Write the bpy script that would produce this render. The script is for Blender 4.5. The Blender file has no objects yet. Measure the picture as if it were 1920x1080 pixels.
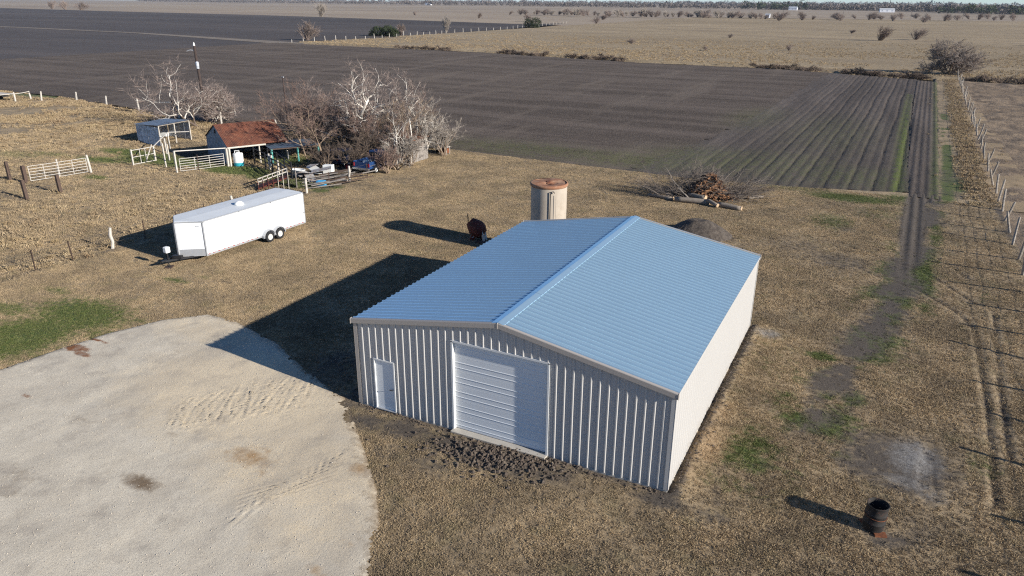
import bpy, math, random
import numpy as np
from mathutils import Vector, Matrix

scene = bpy.context.scene
R = math.radians

# ------------------------------------------------------------------ camera
cam_d = bpy.data.cameras.new('camera')
cam = bpy.data.objects.new('camera', cam_d)
scene.collection.objects.link(cam)
scene.camera = cam
cam_d.sensor_width = 36.0
cam_d.lens = 25.866
cam_d.clip_start = 0.1
cam_d.clip_end = 30000
_yaw, _pitch, _roll = -0.4654, 0.3721, -0.0062
_f = np.array([math.sin(_yaw) * math.cos(_pitch), math.cos(_yaw) * math.cos(_pitch), -math.sin(_pitch)])
_r = np.array([math.cos(_yaw), -math.sin(_yaw), 0])
_d = np.cross(_f, _r)
_r2 = math.cos(_roll) * _r + math.sin(_roll) * _d
_d2 = -math.sin(_roll) * _r + math.cos(_roll) * _d
cam.matrix_world = Matrix(((_r2[0], -_d2[0], -_f[0], 16.5636), (_r2[1], -_d2[1], -_f[1], -19.8971),
                           (_r2[2], -_d2[2], -_f[2], 14.7342), (0, 0, 0, 1)))
CAM = np.array([16.56, -19.9])

# ------------------------------------------------------------------ sky, sun, exposure
SUN_EL, SUN_TO = R(20.9), Vector((0.9945, -0.1045, 0))
world = bpy.data.worlds.new('World')
scene.world = world
world.use_nodes = True
wt = world.node_tree
sky = wt.nodes.new('ShaderNodeTexSky')
sky.sky_type = 'NISHITA'
sky.sun_disc = False
sky.sun_elevation = SUN_EL
sky.sun_rotation = R(96.0)
sky.air_density = 0.7
sky.dust_density = 0.0
sky.ozone_density = 5.5
wt.links.new(sky.outputs[0], wt.nodes['Background'].inputs[0])
wt.nodes['Background'].inputs[1].default_value = 0.07
sun_d = bpy.data.lights.new('sun', 'SUN')
sun_d.energy = 4.1
sun_d.angle = R(0.53)
sun_d.color = (1.0, 0.945, 0.86)
sun = bpy.data.objects.new('sun', sun_d)
scene.collection.objects.link(sun)
_dir = Vector((-SUN_TO.x * math.cos(SUN_EL), -SUN_TO.y * math.cos(SUN_EL), -math.sin(SUN_EL)))
sun.rotation_euler = _dir.to_track_quat('-Z', 'Y').to_euler()
sun.location = (60, -4, 40)
vs = scene.view_settings
vs.view_transform = 'Standard'
vs.look = 'None'
vs.gamma = 1.0
vs.use_curve_mapping = False
vs.exposure = 0.95
scene.cycles.max_bounces = 6
scene.cycles.diffuse_bounces = 3
scene.cycles.glossy_bounces = 3
scene.cycles.volume_bounces = 0
scene.cycles.use_denoising = False          # keep the fine grain of grass and gravel
scene.cycles.filter_width = 1.2

# ------------------------------------------------------------------ helpers
rng = np.random.default_rng(7)
random.seed(7)
col = scene.collection


def wloc(o):
    v = Vector((0, 0, 0))
    while o is not None:
        v += o.location
        o = o.parent
    return v


def tag(o, label=None, cat=None, group=None, kind=None):
    if label: o['label'] = label
    if cat: o['category'] = cat
    if group: o['group'] = group
    if kind: o['kind'] = kind
    return o


def thing(name, label, cat, loc, group=None):
    o = bpy.data.objects.new(name, None)
    o.empty_display_size = 0.3
    o.location = loc if len(loc) == 3 else (loc[0], loc[1], 0)
    col.objects.link(o)
    return tag(o, label, cat, group)


_TQ = {}


def _cr(a, b):
    return np.stack([a[:, 1] * b[:, 2] - a[:, 2] * b[:, 1], a[:, 2] * b[:, 0] - a[:, 0] * b[:, 2], a[:, 0] * b[:, 1] - a[:, 1] * b[:, 0]], 1)


class MB:
    """collects boxes, beams, tubes and lathes; build() links them as one mesh"""
    def __init__(self):
        self.v = []; self.f = []; self.q = []; self.t = []; self.n = 0

    def add(self, v, f):
        self.v.append(np.asarray(v, float).reshape(-1, 3))
        n = self.n
        self.f.extend([tuple(i + n for i in q) for q in f])
        self.n += len(self.v[-1])
        return self

    def box(self, c, s, rz=0.0, ry=0.0, rx=0.0):
        s = np.array(s) / 2.0
        v = np.array([[x, y, z] for z in (-1, 1) for y in (-1, 1) for x in (-1, 1)]) * s
        if rx or ry or rz:
            M = np.array(Matrix.Rotation(rz, 3, 'Z') @ Matrix.Rotation(ry, 3, 'Y') @ Matrix.Rotation(rx, 3, 'X'))
            v = v @ M.T
        return self.add(v + np.array(c, float), [(0, 2, 3, 1), (4, 5, 7, 6), (0, 1, 5, 4), (2, 6, 7, 3), (0, 4, 6, 2), (1, 3, 7, 5)])

    def beam(self, p, q, w, h=None, up=(0, 0, 1)):
        h = h or w
        p = np.array(p, float); q = np.array(q, float)
        d = (q - p) / np.linalg.norm(q - p)
        u = np.array(up, float)
        if abs(d @ u) > 0.95: u = np.array([1.0, 0, 0])
        s = np.cross(d, u); s /= np.linalg.norm(s)
        t = np.cross(s, d)
        v = [e + a * s * w / 2 + b * t * h / 2 for e in (p, q) for a, b in ((-1, -1), (1, -1), (1, 1), (-1, 1))]
        return self.add(v, [(0, 1, 2, 3), (7, 6, 5, 4), (0, 4, 5, 1), (1, 5, 6, 2), (2, 6, 7, 3), (3, 7, 4, 0)])

    def tube(self, pts, rad, n=6, cap=True):
        pts = np.asarray(pts, float); k = len(pts)
        rad = np.full(k, rad, float) if np.isscalar(rad) else np.asarray(rad, float)
        d = np.empty_like(pts); d[0] = pts[1] - pts[0]; d[-1] = pts[-1] - pts[-2]
        if k > 2: d[1:-1] = pts[2:] - pts[:-2]
        d /= np.sqrt((d * d).sum(1))[:, None] + 1e-9
        ref = np.array([0.0, 0, 1]) if abs(d[0][2]) < 0.9 else np.array([1.0, 0, 0])
        s = _cr(d, ref[None]); s /= np.sqrt((s * s).sum(1))[:, None] + 1e-9
        t = _cr(d, s)
        a = np.arange(n) * 2 * math.pi / n
        v = pts[:, None, :] + rad[:, None, None] * (np.cos(a)[None, :, None] * s[:, None, :] + np.sin(a)[None, :, None] * t[:, None, :])
        key = (k, n)
        if key not in _TQ:
            _TQ[key] = np.array([(i * n + j, i * n + (j + 1) % n, (i + 1) * n + (j + 1) % n, (i + 1) * n + j) for i in range(k - 1) for j in range(n)])
        self.q.append(_TQ[key] + self.n)
        if cap:
            self.f.append(tuple(range(self.n, self.n + n))[::-1]); self.f.append(tuple(self.n + (k - 1) * n + j for j in range(n)))
        self.v.append(v.reshape(-1, 3)); self.n += n * k
        return self

    def lathe(self, c, prof, n=24, cap=(True, True)):
        a = np.arange(n) * 2 * math.pi / n
        v = [(c[0] + r * math.cos(x), c[1] + r * math.sin(x), c[2] + z) for r, z in prof for x in a]
        k = len(prof)
        f = [(i * n + j, i * n + (j + 1) % n, (i + 1) * n + (j + 1) % n, (i + 1) * n + j) for i in range(k - 1) for j in range(n)]
        if cap[0]: f.append(tuple(range(n))[::-1])
        if cap[1]: f.append(tuple((k - 1) * n + j for j in range(n)))
        return self.add(v, f)

    def prism(self, poly, axis_vec):
        """poly: list of 3d points, extruded by axis_vec"""
        p = np.array(poly, float); k = len(p)
        v = np.concatenate([p, p + np.array(axis_vec, float)])
        f = [tuple(range(k))[::-1], tuple(range(k, 2 * k))] + [(i, (i + 1) % k, k + (i + 1) % k, k + i) for i in range(k)]
        return self.add(v, f)

    def data(self, name, mat, smooth=False):
        me = bpy.data.meshes.new(name)
        v = np.concatenate(self.v) if self.v else np.zeros((0, 3))
        q = np.concatenate(self.q) if self.q else None
        if self.t: me.from_pydata(v, [], np.concatenate(self.t))
        elif q is not None and not self.f: me.from_pydata(v, [], q)
        else: me.from_pydata(v.tolist(), [], (q.tolist() if q is not None else []) + self.f)
        me.materials.append(mat)
        if smooth: me.shade_smooth()
        me.update()
        return me

    def build(self, name, mat, parent=None, smooth=False, bevel=0.0, fix=True):
        if parent is not None:
            w = np.array(wloc(parent))
            self.v = [x - w for x in self.v]
        me = self.data(name, mat, smooth)
        o = bpy.data.objects.new(name, me)
        col.objects.link(o)
        if parent is not None: o.parent = parent
        if bevel:
            b = o.modifiers.new('bevel', 'BEVEL'); b.width = bevel; b.segments = 2; b.limit_method = 'ANGLE'
        return o


def inst(name, me, loc, parent=None, rot=(0, 0, 0), scale=(1, 1, 1)):
    o = bpy.data.objects.new(name, me)
    col.objects.link(o)
    l = Vector(loc)
    if parent is not None:
        l = l - wloc(parent); o.parent = parent
    o.location = l; o.rotation_euler = rot; o.scale = scale
    return o


def copy_tree(o, parent=None):
    c = o.copy(); col.objects.link(c); c.parent = parent
    for ch in list(o.children): copy_tree(ch, c)
    return c


_tab = np.random.default_rng(99).random((256, 256))


def vnoise(x, y, scale=1.0, seed=0):
    x = np.asarray(x, float) * scale + seed * 17.31; y = np.asarray(y, float) * scale + seed * 9.17
    xi = np.floor(x).astype(int); yi = np.floor(y).astype(int)
    fx = x - xi; fy = y - yi
    fx = fx * fx * (3 - 2 * fx); fy = fy * fy * (3 - 2 * fy)
    T = lambda a, b: _tab[a & 255, b & 255]
    return (T(xi, yi) * (1 - fx) + T(xi + 1, yi) * fx) * (1 - fy) + (T(xi, yi + 1) * (1 - fx) + T(xi + 1, yi + 1) * fx) * fy


def fbm(x, y, scale=1.0, seed=0, oct=4):
    t = 0; a = 0.5; s = 0
    for i in range(oct):
        t = t + a * vnoise(x, y, scale * 2 ** i, seed + i * 3); s += a; a *= 0.55
    return t / s


# ------------------------------------------------------------------ materials
class NT:
    def __init__(self, name):
        self.m = bpy.data.materials.new(name); self.m.use_nodes = True
        self.t = self.m.node_tree
        self.b = self.t.nodes['Principled BSDF']
        self.b.inputs['Specular IOR Level'].default_value = 0.25

    def n(self, typ, **kw):
        o = self.t.nodes.new('ShaderNode' + typ)
        for k, v in kw.items(): setattr(o, k, v)
        return o

    def l(self, a, b): self.t.links.new(a, b)

    def val(self, sock, v):
        if isinstance(v, bpy.types.NodeSocket): self.l(v, sock)
        elif isinstance(v, (tuple, list)) and len(v) == 3 and sock.type == 'RGBA': sock.default_value = (*v, 1)
        else: sock.default_value = v

    def pos(self, scale=None, space='pos'):
        if space == 'pos': s = self.n('NewGeometry').outputs['Position']
        else: s = self.n('TexCoord').outputs['Object']
        if scale is not None:
            mp = self.n('Mapping'); self.l(s, mp.inputs[0]); mp.inputs['Scale'].default_value = scale; s = mp.outputs[0]
        return s

    def noise(self, scale, vec=None, detail=4, rough=0.55, lo=None, hi=None):
        o = self.n('TexNoise'); o.inputs['Scale'].default_value = scale; o.inputs['Detail'].default_value = detail
        o.inputs['Roughness'].default_value = rough
        self.l(vec if vec is not None else self.pos(), o.inputs['Vector'])
        r = o.outputs['Fac']
        if lo is not None: r = self.ramp(r, lo, hi)
        return r

    def ramp(self, v, lo, hi, a=0.0, b=1.0):
        o = self.n('MapRange'); o.clamp = True
        self.val(o.inputs[0], v)
        for i, x in enumerate((lo, hi, a, b)): o.inputs[i + 1].default_value = x
        return o.outputs[0]

    def mix(self, f, a, b, mode='MIX'):
        o = self.n('Mix', data_type='RGBA', blend_type=mode)
        self.val(o.inputs[0], f); self.val(o.inputs[6], a); self.val(o.inputs[7], b)
        return o.outputs[2]

    def math(self, op, a, b=0.5, c=None):
        o = self.n('Math', operation=op); self.val(o.inputs[0], a); self.val(o.inputs[1], b)
        if c is not None: self.val(o.inputs[2], c)
        return o.outputs[0]

    def attr(self, name, typ='GEOMETRY'):
        return self.n('Attribute', attribute_name=name, attribute_type=typ).outputs['Fac']

    def bump(self, h, strength=0.5, dist=0.02):
        o = self.n('Bump'); o.inputs['Strength'].default_value = strength; o.inputs['Distance'].default_value = dist
        self.l(h, o.inputs['Height']); self.l(o.outputs[0], self.b.inputs['Normal'])

    def out(self, color, rough=0.9, metal=0.0):
        self.val(self.b.inputs['Base Color'], color); self.val(self.b.inputs['Roughness'], rough)
        self.val(self.b.inputs['Metallic'], metal)
        return self.m


def simple(name, c, rough=0.7, metal=0.0, var=0.18, vs=2.0, c2=None, cs=None, lo=0.45, hi=0.6, bump=0.0, bs=30, spec=None, stretch=None):
    t = NT(name)
    p = t.pos(stretch)
    base = t.mix(t.noise(vs, p, 5), tuple(x * (1 - var) for x in c), tuple(min(1, x * (1 + var)) for x in c))
    if c2 is not None: base = t.mix(t.noise(cs or vs * 1.7, p, 6, 0.65, lo, hi), base, c2)
    if bump: t.bump(t.noise(bs, p, 4), bump, 0.01)
    if spec is not None: t.b.inputs['Specular IOR Level'].default_value = spec
    return t.out(base, rough, metal)


M = {}
t = NT('panel_steel')
_z = t.n('SeparateXYZ'); t.l(t.pos(), _z.inputs[0])
_sp = t.math('MULTIPLY', t.ramp(_z.outputs[2], 0.45, 0.05), t.noise(3.0, t.pos((1, 1, 0.5)), 6, 0.7, 0.42, 0.75))      # soil splashed on the foot of the sheets
_c = t.mix(t.noise(0.6, None, 5), (0.435, 0.422, 0.40), (0.465, 0.45, 0.428))
t.b.inputs['Specular IOR Level'].default_value = 0.4
M['panel'] = t.out(t.mix(t.math('MULTIPLY', _sp, 0.7), _c, (0.24, 0.19, 0.14)), 0.38)
M['trim'] = simple('trim_steel', (0.36, 0.325, 0.29), 0.45, 0.0, 0.05, 0.8, spec=0.4)
t = NT('sky_tinted_galvalume')
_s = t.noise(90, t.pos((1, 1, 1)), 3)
_base = t.mix(t.noise(0.5, None, 5), (0.46, 0.65, 0.755), (0.51, 0.705, 0.805))  # blue of the reflected sky tinted into the neutral metal's base colour
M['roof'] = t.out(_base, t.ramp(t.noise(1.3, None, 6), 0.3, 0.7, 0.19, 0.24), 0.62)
M['door_white'] = simple('door_paint', (0.66, 0.68, 0.69), 0.6, 0, 0.03, 1.0, spec=0.15)
M['white_trim'] = simple('white_trim_paint', (0.66, 0.66, 0.64), 0.4, 0, 0.03, 2)
M['concrete'] = simple('concrete', (0.42, 0.39, 0.34), 0.9, 0, 0.15, 3, bump=0.3, bs=60)
M['black_metal'] = simple('black_metal', (0.03, 0.03, 0.032), 0.5, 0.3, 0.3, 4)
M['dark_rubber'] = simple('tyre_rubber', (0.022, 0.022, 0.023), 0.85, 0, 0.3, 8)
M['trailer_white'] = simple('trailer_white', (0.82, 0.83, 0.85), 0.35, 0, 0.03, 1.2, spec=0.4)
M['trailer_roof'] = simple('trailer_roof_sheet', (0.64, 0.66, 0.66), 0.55, 0.0, 0.06, 1.5, c2=(0.55, 0.56, 0.55), cs=1.2, lo=0.5, hi=0.8)
M['aluminium'] = simple('aluminium', (0.42, 0.43, 0.44), 0.45, 0.4, 0.08, 6)
M['steel_wheel'] = simple('steel_wheel', (0.55, 0.54, 0.5), 0.5, 0.2, 0.1, 5)
M['red_reflector'] = simple('red_reflector', (0.28, 0.05, 0.04), 0.4, 0, 0.1, 3)
M['rust_roof'] = None
M['rust'] = simple('rust', (0.20, 0.075, 0.035), 0.9, 0, 0.4, 3, c2=(0.09, 0.035, 0.02), cs=5, bump=0.3)
M['rust_red'] = simple('red_rusty_paint', (0.13, 0.028, 0.02), 0.7, 0, 0.35, 3, c2=(0.07, 0.03, 0.02), cs=6)
M['galv'] = simple('galvanised', (0.66, 0.69, 0.73), 0.45, 0.3, 0.15, 3, c2=(0.36, 0.38, 0.40), cs=4)
M['blue_steel'] = simple('weathered_blue_grey_steel', (0.20, 0.26, 0.33), 0.6, 0.2, 0.2, 2, c2=(0.12, 0.14, 0.17), cs=3)
M['dark_roof'] = simple('dark_slate_roof_sheet', (0.10, 0.13, 0.17), 0.5, 0.3, 0.25, 2)
M['teal'] = simple('teal_paint', (0.10, 0.33, 0.30), 0.7, 0, 0.2, 4)
M['white_wood'] = simple('whitewashed_wood', (0.50, 0.46, 0.40), 0.85, 0, 0.2, 4, c2=(0.35, 0.30, 0.25), cs=6, lo=0.52, hi=0.7)
M['white_pipe'] = simple('white_pipe', (0.52, 0.49, 0.44), 0.6, 0.1, 0.15, 5, c2=(0.35, 0.2, 0.13), cs=7, lo=0.56, hi=0.72)
M['dark_wood'] = simple('dark_post_wood', (0.085, 0.058, 0.045), 0.9, 0, 0.35, 5, bump=0.4, bs=40)
M['grey_wood'] = simple('weathered_grey_wood', (0.30, 0.27, 0.24), 0.9, 0, 0.3, 5, c2=(0.14, 0.12, 0.10), cs=8, stretch=(6, 6, 1))
M['pole_wood'] = simple('creosote_pole', (0.055, 0.04, 0.035), 0.9, 0, 0.3, 5)
M['bark_pale'] = simple('pale_bark', (0.70, 0.65, 0.57), 0.9, 0, 0.2, 1.5, c2=(0.20, 0.16, 0.13), cs=0.9, lo=0.52, hi=0.68)
M['bark_dark'] = simple('dark_bark', (0.12, 0.09, 0.07), 0.95, 0, 0.3, 3)
M['bark_tan'] = simple('tan_bark', (0.27, 0.20, 0.14), 0.95, 0, 0.3, 2)
M['twig'] = simple('brown_twig', (0.19, 0.13, 0.105), 0.95, 0, 0.3, 0.8)
M['twig_pale'] = simple('grey_twig', (0.29, 0.25, 0.21), 0.95, 0, 0.25, 0.8)
M['twig_red'] = simple('reddish_twig', (0.24, 0.188, 0.162), 0.95, 0, 0.3, 0.8)
M['cut_wood'] = simple('fresh_cut_wood', (0.62, 0.42, 0.24), 0.85, 0, 0.2, 6)
M['bark_chunk'] = simple('orange_bark_chunk', (0.27, 0.14, 0.07), 0.95, 0, 0.45, 4, c2=(0.14, 0.08, 0.05), cs=3)
M['log'] = simple('log_bark', (0.24, 0.20, 0.16), 0.95, 0, 0.35, 3, bump=0.5, bs=25)
M['truck_blue'] = simple('faded_blue_paint', (0.018, 0.055, 0.16), 0.45, 0.1, 0.2, 2, spec=0.4)
M['navy'] = simple('navy_paint', (0.012, 0.022, 0.06), 0.35, 0.1, 0.2, 2, spec=0.5)
M['glass'] = simple('dark_glass', (0.015, 0.02, 0.025), 0.08, 0, 0.1, 2, spec=0.6)
M['chrome'] = simple('dull_chrome', (0.6, 0.6, 0.6), 0.3, 0.8, 0.1, 4)
M['tail_red'] = simple('tail_lamp_red', (0.35, 0.02, 0.02), 0.3, 0, 0.1, 3)
M['tan_tank'] = simple('tan_tank_wall', (0.40, 0.345, 0.28), 0.85, 0, 0.10, 1.2, c2=(0.31, 0.26, 0.20), cs=1.0, lo=0.5, hi=0.75, bump=0.15, bs=25)
M['rust_lid'] = simple('rusty_lid', (0.27, 0.13, 0.075), 0.9, 0, 0.3, 2, c2=(0.36, 0.22, 0.14), cs=2.5)
M['burnt'] = simple('burnt_steel', (0.030, 0.028, 0.026), 0.8, 0.2, 0.5, 4, c2=(0.10, 0.05, 0.035), cs=5, lo=0.55, hi=0.75)
M['inside_black'] = simple('soot_and_shade_black', (0.012, 0.011, 0.010), 0.95)  # barrel soot, black drum, and shade painted into holes
M['soil'] = None
M['plastic_white'] = simple('white_plastic', (0.75, 0.75, 0.72), 0.5, 0, 0.05, 3)
M['plastic_teal'] = simple('teal_plastic', (0.03, 0.30, 0.36), 0.5, 0, 0.1, 3)
M['plastic_blue'] = simple('blue_plastic', (0.05, 0.30, 0.55), 0.5, 0, 0.15, 3)
M['leaf_dark'] = simple('dark_evergreen_leaf', (0.030, 0.042, 0.016), 0.8, 0, 0.5, 1.0)
M['far_wood'] = simple('far_bare_wood', (0.16, 0.135, 0.12), 0.95, 0, 0.4, 0.02, c2=(0.08, 0.07, 0.065), cs=0.05)
M['far_shrub'] = simple('brown_scrub_twig', (0.20, 0.155, 0.13), 0.95, 0, 0.35, 0.3)
M['brush_twig'] = simple('dead_brush_twig', (0.175, 0.145, 0.12), 0.95, 0, 0.35, 0.9)
M['scrap'] = simple('weathered_scrap', (0.36, 0.36, 0.36), 0.7, 0.1, 0.3, 3, c2=(0.22, 0.16, 0.12), cs=4)
M['cut_end'] = simple('dull_cut_wood', (0.46, 0.33, 0.21), 0.9, 0, 0.25, 9)
M['far_oak'] = simple('grey_brown_twig', (0.24, 0.20, 0.17), 0.95, 0, 0.3, 0.8)
M['wire'] = simple('fence_wire', (0.16, 0.14, 0.12), 0.6, 0.5)
M['t_post'] = simple('rusty_t_post', (0.07, 0.045, 0.035), 0.8, 0.2, 0.3, 5)
M['fence_post'] = simple('bleached_fence_post', (0.35, 0.31, 0.26), 0.9, 0, 0.25, 3, c2=(0.25, 0.21, 0.17), cs=5)


def rust_roof():
    t = NT('rusty_corrugated_roof')
    p = t.pos()
    a = t.mix(t.noise(1.2, p, 6, 0.65, 0.35, 0.65), (0.22, 0.080, 0.045), (0.105, 0.045, 0.032))
    a = t.mix(t.noise(4, p, 6, 0.7, 0.55, 0.72), a, (0.33, 0.17, 0.10))
    return t.out(a, 0.85, 0.0)
M['rust_roof'] = rust_roof()


# ---- ground materials (albedo only; light and shade come from the sun and the relief)
def lawn_color(t, typ='GEOMETRY', grass=False):
    p = t.pos()
    dry = t.mix(t.noise(5.0, p, 5, 0.7, 0.35, 0.66), (0.325, 0.235, 0.135), (0.47, 0.36, 0.22))
    dry = t.mix(t.noise(0.35, p, 4, 0.6, 0.40, 0.62), dry, (0.25, 0.19, 0.118))
    dry = t.mix(t.math('MULTIPLY', t.noise(0.8, p, 5, 0.65, 0.52, 0.70), 0.55), dry, (0.18, 0.155, 0.08))
    dry = t.mix(t.noise(1.3, p, 5, 0.65, 0.54, 0.70), dry, (0.205, 0.155, 0.10))
    g = t.ramp(t.math('ADD', t.attr('green', typ), t.math('MULTIPLY', t.math('SUBTRACT', t.noise(3.2, p, 5, 0.7), 0.5), 1.5)), 0.30, 0.75)
    gc = t.mix(t.noise(6, p, 4, 0.6, 0.35, 0.65), (0.045, 0.085, 0.018), (0.115, 0.135, 0.035))
    c = t.mix(g, dry, gc)
    s = t.ramp(t.math('ADD', t.attr('soil', typ), t.math('MULTIPLY', t.math('SUBTRACT', t.noise(2.6, p, 6, 0.72), 0.5), 1.6)), 0.30, 0.80)
    sc = t.mix(t.noise(9, p, 5, 0.7, 0.35, 0.7), (0.050, 0.043, 0.038), (0.125, 0.105, 0.085))
    c = t.mix(s, c, sc) if not grass else t.mix(t.math('MULTIPLY', s, 0.8), c, sc)
    k = t.ramp(t.math('ADD', t.attr('sand', typ), t.math('MULTIPLY', t.math('SUBTRACT', t.noise(3.0, p, 5, 0.7), 0.5), 1.2)), 0.30, 0.85)
    c = t.mix(k, c, t.mix(t.noise(8, p, 5, 0.7), (0.30, 0.20, 0.11), (0.44, 0.32, 0.19)))
    a = t.ramp(t.math('ADD', t.attr('ash', typ), t.math('MULTIPLY', t.math('SUBTRACT', t.noise(4.0, p, 6, 0.75), 0.5), 1.3)), 0.30, 0.95)
    c = t.mix(a, c, t.mix(t.noise(10, p, 5, 0.7, 0.4, 0.7), (0.17, 0.165, 0.16), (0.36, 0.35, 0.33)))
    return c


t = NT('dormant_lawn_soil')
_c = t.mix(0.15, lawn_color(t), (0.16, 0.12, 0.08))
_h = t.math('ADD', t.noise(18, None, 5, 0.7), t.math('MULTIPLY', t.noise(60, None, 3, 0.7), 0.5))
t.bump(_h, 0.9, 0.035)
M['lawn'] = t.out(_c, 0.95)
t = NT('dormant_grass_blade')
_c = lawn_color(t, 'INSTANCER', True)
_rnd = t.n('ObjectInfo').outputs['Random']
_c = t.mix(t.ramp(_rnd, 0, 1, 0.0, 0.25), _c, t.mix(t.math('GREATER_THAN', _rnd, 0.62), (0.46, 0.365, 0.235), (0.23, 0.175, 0.11)))
M['grass'] = t.out(_c, 0.85)


def dry_sheet(name, a, b, c, s1, s2, s3, bumpd=0.12, bscale=2.0, stretch=None, lo=0.42, hi=0.62):
    t = NT(name); p = t.pos(stretch)
    q = t.mix(t.noise(s1, p, 6, 0.68, 0.35, 0.65), a, b)
    q = t.mix(t.noise(s2, p, 6, 0.7, lo, hi), q, c)
    q = t.mix(t.noise(s3, p, 3, 0.5, 0.35, 0.65), q, tuple(x * 0.78 for x in a))
    t.bump(t.noise(bscale, p, 6, 0.72), 0.8, bumpd)
    return t.out(q, 0.95)


M['pasture'] = dry_sheet('rough_pasture', (0.27, 0.19, 0.105), (0.37, 0.27, 0.15), (0.15, 0.105, 0.065), 1.4, 0.55, 0.06, 0.15, 2.2)
M['pasture_brown'] = dry_sheet('brown_clumpy_pasture', (0.24, 0.175, 0.115), (0.30, 0.225, 0.15), (0.115, 0.085, 0.06), 0.9, 0.33, 0.03, 0.3, 1.1, lo=0.46, hi=0.6)
M['meadow'] = dry_sheet('dry_meadow', (0.33, 0.25, 0.15), (0.41, 0.32, 0.20), (0.22, 0.165, 0.11), 0.25, 0.045, 0.006, 0.5, 0.8, (0.35, 1, 1), 0.47, 0.66)
M['far_ground'] = dry_sheet('far_dry_plain', (0.34, 0.27, 0.19), (0.40, 0.32, 0.23), (0.24, 0.18, 0.135), 0.02, 0.004, 0.0012, 0.3, 0.5, (0.25, 1, 1), 0.45, 0.62)


def field_mat(name, stretch, greens=False):
    t = NT(name); p = t.pos()
    q = t.pos(stretch)
    a = t.mix(t.noise(2.5, p, 6, 0.75, 0.3, 0.7), (0.048, 0.038, 0.032), (0.105, 0.084, 0.069))
    a = t.mix(t.noise(0.09, q, 5, 0.6, 0.40, 0.62), a, (0.125, 0.10, 0.083))
    fl = t.noise(7.0, p, 5, 0.8, 0.58, 0.66)
    a = t.mix(t.math('MULTIPLY', fl, t.noise(0.4, p, 4, 0.6, 0.3, 0.62)), a, (0.33, 0.27, 0.20))
    a = t.mix(t.math('MULTIPLY', t.noise(0.05, t.pos((0.35, 3.0, 1)) if not greens else t.pos((3, 0.3, 1)), 4, 0.6, 0.54, 0.64), 0.6), a, (0.155, 0.125, 0.10))
    if greens:
        m = t.math('MULTIPLY', t.attr('green'), t.noise(1.2, p, 6, 0.75, 0.38, 0.52))
        a = t.mix(m, a, t.mix(t.noise(3, p, 4), (0.085, 0.125, 0.022), (0.15, 0.165, 0.045)))
    sx = t.n('SeparateXYZ'); t.l(p, sx.inputs[0])
    if name.endswith('cross_rows'): ph = t.math('ADD', sx.outputs[1], t.math('MULTIPLY', sx.outputs[0], 0.012))
    else: ph = t.math('SUBTRACT', sx.outputs[0], t.math('MULTIPLY', t.math('SUBTRACT', sx.outputs[1], 46.0), 0.022))
    wv = t.math('SINE', t.math('MULTIPLY', t.math('ADD', ph, t.math('MULTIPLY', t.noise(0.6, p, 3), 0.25)), 2 * math.pi / 0.96))
    wv = t.math('MULTIPLY', t.ramp(wv, -0.2, 0.9), t.noise(1.5, t.pos((0.4, 1, 1)), 5, 0.75, 0.36, 0.68))
    a = t.mix(t.math('MULTIPLY', t.math('MULTIPLY', wv, 0.85), t.attr('rows')), a, (0.20, 0.16, 0.125) if name.endswith('cross_rows') else (0.145, 0.115, 0.088))
    if not name.endswith('cross_rows'): a = t.mix(t.math('MULTIPLY', t.attr('rows'), 0.3), a, (0.022, 0.018, 0.016))     # darker soil in this block
    t.bump(t.noise(5.0, p, 6, 0.75), 0.9, 0.09)
    return t.out(a, 0.95)


M['field_x'] = field_mat('ploughed_soil_cross_rows', (0.25, 2.5, 1), True)
M['field_y'] = field_mat('ploughed_soil_long_rows', (2.5, 0.3, 1), True)
M['field_far'] = dry_sheet('far_ploughed_soil', (0.070, 0.058, 0.052), (0.105, 0.087, 0.077), (0.16, 0.13, 0.11), 0.2, 0.012, 0.004, 0.25, 0.6, (0.12, 1, 1), 0.48, 0.66)
M['strip'] = field_mat('tilled_strip', (2.5, 0.3, 1), True)
M['track'] = dry_sheet('pale_field_track', (0.25, 0.205, 0.16), (0.31, 0.26, 0.20), (0.16, 0.13, 0.105), 0.5, 0.2, 0.02, 0.1, 1.5)


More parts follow.
